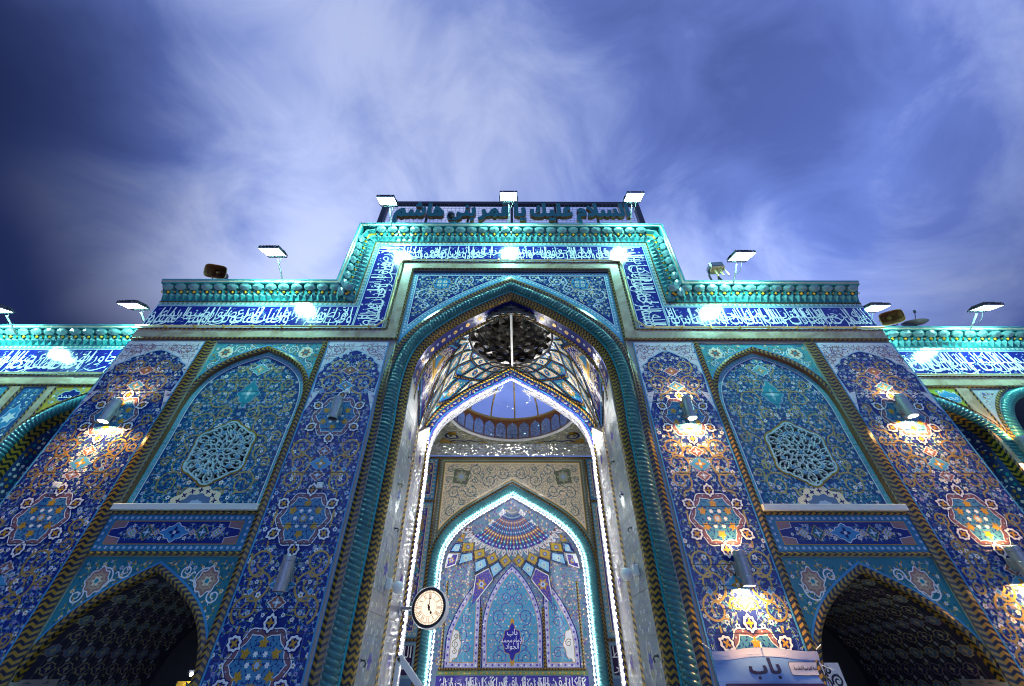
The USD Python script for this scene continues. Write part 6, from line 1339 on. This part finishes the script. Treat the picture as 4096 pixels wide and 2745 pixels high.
t = thing('satellite_dish', 'dark round satellite dish on the right arcade roof', 'satellite dish', (9.80, 0.80, 8.24), 0); ax = np.array((0.06, -0.35, 0.93)); m = MB(); m.lathe([(0.0, 0.0), (0.11, 0.012), (0.20, 0.04), (0.245, 0.065), (0.25, 0.06), (0.20, 0.03), (0.0, -0.012)], 32, O=(0, -0.15, 0.13), axis=ax); m.build('reflector', 'dish_grey', t, smooth=False); m = MB(); m.tube([(0, 0.0, -0.05), (0, -0.05, 0.05), (0, -0.15, 0.12)], 0.022, 8); m.build('mount', 'dark_steel', t); m = MB(); m.tube([(0, -0.17, 0.14), (0.02, -0.32, 0.40)], 0.008, 5); m.tube([(0.02, -0.31, 0.38), (0.02, -0.33, 0.44)], 0.025, 8); m.build('feed', 'dark_steel', t)
# metal work lamp seen from behind
t = thing('work_lamp', 'old metal work lamp with three rods on the right shoulder', 'lamp', (4.86, -0.25, 8.86), -6); m = MB(); m.box(-0.16, 0.16, -0.20, 0.06, 0.36, 0.53, ch=0.03); m.build('housing', 'steel', t); m = MB(); m.box(-0.15, 0.15, -0.21, 0.02, 0.31, 0.36, ch=0.01); m.build('reflector', 'pipe_paint', t)
for k in range(3): m = MB(); m.tube([(-0.10 + 0.11 * k, -0.16, 0.34), (-0.03 + 0.12 * k, -0.10, 0.12)], 0.018, 6); m.build('rod', 'pipe_paint', t)
m = MB(); m.tube([(-0.15, -0.06, 0.40), (-0.17, 0.0, 0.25), (-0.13, 0.04, 0.0)], 0.022, 6); m.tube([(0.02, -0.02, 0.32), (0.04, 0.02, 0.2), (0.14, 0.05, 0.0)], 0.022, 6); m.tube([(0.04, 0.0, 0.25), (-0.02, 0.04, 0.0)], 0.022, 6); m.build('stand', 'dark_steel', t)

# rooftop sign: steel frame, wire mesh, raised letters
sg = thing('rooftop_sign', 'green raised Arabic letters on a steel frame above the cornice', 'sign', (0, 0, 10.9)); YF = 0.06
m = MB()
m.box(-3.80, 3.80, YF + 0.0, YF + 0.10, 1.76, 1.89)
for x in (-3.74, 3.74): m.box(x - 0.07, x + 0.07, YF, YF + 0.14, 0.0, 1.76)
m.build('frame', 'dark_steel', sg)
for x in (-2.45, -1.25, 0.02, 1.3, 2.5): m = MB(); m.box(x - 0.03, x + 0.03, YF + 0.04, YF + 0.10, 0.0, 1.76); m.build('upright', 'dark_steel', sg)
m = MB()
for z in np.arange(0.25, 1.75, 0.115): m.box(-3.67, 3.67, YF + 0.015, YF + 0.021, z, z + 0.008)
for x in np.arange(-3.6, 3.65, 0.115): m.box(x, x + 0.008, YF + 0.022, YF + 0.028, 0.2, 1.76)
tag(m.build('wire_mesh', 'wire_coat', sg), kind='stuff')
m = MB(); u = np.linspace(-2.6, 2.6, 40); m.tube(np.column_stack([u, np.full(40, YF - 0.03), 1.71 - 0.05 * np.abs(np.sin(u * 1.9))]), 0.012, 5); m.build('cable', 'black_paint', sg)
x = 3.42; fl = FR((0, 0, 0), (1, 0, 0), (0, 0, 1), (0, -1, 0))
wds = 'السلام عليك يا قمر بني هاشم'.split(); ww = [word(w_, 'sign') for w_ in wds]; tot = sum(a for g, a in ww) + 0.16 * (len(ww) - 1); k = 6.75 / tot
for g, a in ww:
    q = affinity.affine_transform(g, [k, 0, 0, 0.86, x, 0.91]); x -= (a + 0.16) * k
    m = MB(); m.slab(q.buffer(0.012), fl, -YF + 0.03, -YF + 0.14, (0.012, 0.25, 0.21), (0.40, 0.24, 0.08)); m.build('word', 'moulded_glaze', sg)

# printed banner at the right pier
bn = thing('banner', 'blue printed cloth banner tied to the pier right of the big arch', 'banner', (3.24, -0.03, 0.0)); 
class Cloth:
    def __call__(s_, p, w=0.0):
        p = np.asarray(p, float); return np.column_stack([p[:, 0], -0.012 * np.sin(p[:, 0] * 9 + p[:, 1] * 3) - 0.010 * np.sin(p[:, 1] * 14) * np.cos(p[:, 0] * 4) - np.asarray(w), p[:, 1] + 0.02 * np.cos(p[:, 0] * 5) * (p[:, 1] > 2.0)])
CL = Cloth()
def cl_(m, g, w, col, size=0.08):
    v, f = subdiv(g, 0.05, size)
    if len(f): m.add(CL(v, w), f, col)
m = MB(); cl_(m, sbox(-0.66, 1.0, 0.70, 2.11), 0.0, (0.15, 0.29, 0.60)); cl_(m, sbox(-0.66, 2.02, 0.70, 2.11), 0.002, (0.42, 0.45, 0.64)); cl_(m, sbox(-0.66, 1.0, 0.70, 1.80), 0.0015, (0.13, 0.24, 0.55)); m.build('cloth', 'vinyl', bn, smooth=True)
m = MB(); g, a = line('باب', 'sign', 0.19); cl_(m, affinity.translate(affinity.scale(g, 1.25, 1.0, origin=(0, 0)), 0.17, 1.865), 0.004, (0.02, 0.015, 0.05)); m.build('lettering', 'vinyl', bn)
m = MB(); cl_(m, sbox(-0.56, 1.1, 0.64, 1.745).buffer(0.03), 0.004, (0.03, 0.015, 0.06)); m.build('dark_field', 'vinyl', bn)
m = MB(); pl = sbox(0.30, 1.88, 0.68, 1.955).buffer(0.025); cl_(m, pl.buffer(0.006), 0.004, (0.05, 0.05, 0.08)); cl_(m, pl, 0.006, (0.55, 0.55, 0.66)); g, a = line('العتبة العباسية المقدسة', 'sign', 0.05, 0.1); cl_(m, affinity.translate(affinity.scale(g, 0.34 / a, 1.0, origin=(0, 0)), 0.66, 1.905), 0.008, (0.04, 0.04, 0.06)); m.build('caption', 'vinyl', bn)
m = MB()
for x, z, dx, dz in ((-0.66, 2.11, -0.08, 0.06), (0.70, 2.11, 0.10, 0.05), (0.70, 1.95, 0.14, -0.05), (0.0, 2.13, 0.02, 0.05)): m.tube([(x, -0.01, z), (x + dx, 0.02, z + dz)], 0.006, 5)
m.build('tie', 'white_plastic', bn)
# small things in the two low arches
t = thing('tube_lamp', 'short lit tube lamp inside the left door arch', 'lamp', (-4.10, 0.30, 1.86)); m = MB(); m.box(-0.09, 0.09, -0.02, 0.02, -0.016, 0.016, ch=0.005); m.build('tube', 'tube_glow', t); m = MB(); m.box(-0.11, 0.11, -0.015, 0.03, 0.018, 0.045); m.build('fitting', 'white_plastic', t)
t = thing('door_panel', 'yellow panel with black scrolls under the left tube lamp', 'panel', (-4.16, 0.40, 0.0)); m = MB(); m.slab(sbox(-0.22, 0.3, 0.17, 1.79), FR((0, 0, 0), (1, 0, 0), (0, 0, 1), (0, -1, 0)), -0.03, 0.0, (0.62, 0.36, 0.03)); m.build('board', 'vinyl', t); m = MB(); m.flat(unary_union(scroll(-0.02, 1.66, 0.12, 0, 1, 0.03)[0]), fl, 0.004, BLACK); m.build('scroll', 'vinyl', t)
t = thing('lattice_panel', 'white panel with black scrolls in the right door arch', 'panel', (4.20, 0.32, 0.0)); m = MB(); m.slab(sbox(-0.22, 0.3, 0.18, 1.98), FR((0, 0, 0), (1, 0, 0), (0, 0, 1), (0, -1, 0)), -0.03, 0.0, (0.75, 0.75, 0.68)); m.build('board', 'vinyl', t); vs, _ = swirl_field(sbox(-0.21, 1.0, 0.17, 1.97), 8, (0.10, 0.07, 0.05), 0.022); m = MB(); m.flat(unary_union(vs), fl, 0.004, BLACK); m.build('scroll', 'vinyl', t)
# hooks and stubs left in the jambs, small white sensor boxes on the pilasters
for k, (s, y, z) in enumerate(((-1, 0.55, 4.45), (-1, 0.80, 3.78), (1, 0.62, 4.30), (1, 0.45, 3.70), (-1, 0.9, 5.1), (1, 0.85, 5.0), (-1, 0.28, 2.0), (1, 0.30, 2.05))):
    t = thing('wall_hook', ('rusty hook in the left jamb ' if s < 0 else 'rusty hook in the right jamb ') + ('well above the dome camera', 'just above the dome camera', 'well above the white camera', 'just above the white camera', 'highest of that side', 'highest of its side', 'at the foot beside the rope', 'near the banner')[k], 'hook', (s * XW, y, z)); m = MB(); m.tube([(0, 0, 0), (-s * 0.05, -0.01, 0.0), (-s * 0.08, -0.03, -0.03), (-s * 0.07, -0.05, -0.07)], 0.010, 6); m.build('rod', 'black_paint', t); m = MB(); m.box(-0.008, 0.008, -0.02, 0.02, -0.02, 0.02); m.build('plate', 'dark_steel', t)
for k, (x, z, lab) in enumerate(((-7.35, 4.22, 'white square box on the far left pilaster'), (-3.10, 4.22, 'white square box under the upper dark wall lamp'), (-3.12, 6.02, 'white square box above the upper dark wall lamp'))):
    t = thing('junction_box', lab, 'junction box', (x, 0, z)); m = MB(); m.box(-0.045, 0.045, -0.05, 0.0, -0.045, 0.045, ch=0.006); m.build('box', 'white_plastic', t); m = MB(); m.box(-0.03, 0.03, -0.054, -0.05, -0.03, 0.03); m.build('lid', 'white_plastic', t)
t = thing('sloping_bar', 'white sloping metal bar at the foot of the left jamb under the clock', 'bar', (-1.55, 1.6, 1.86)); m = MB(); m.add(trimesh.creation.box((0.62, 0.06, 0.09)).apply_transform(trimesh.transformations.rotation_matrix(math.radians(44), (0, 1, 0))).vertices, trimesh.creation.box((1, 1, 1)).faces); m.build('bar', 'white_plastic', t); m = MB(); m.box(-0.26, -0.20, -0.03, 0.03, -1.86, 0.20); m.build('post', 'white_plastic', t)
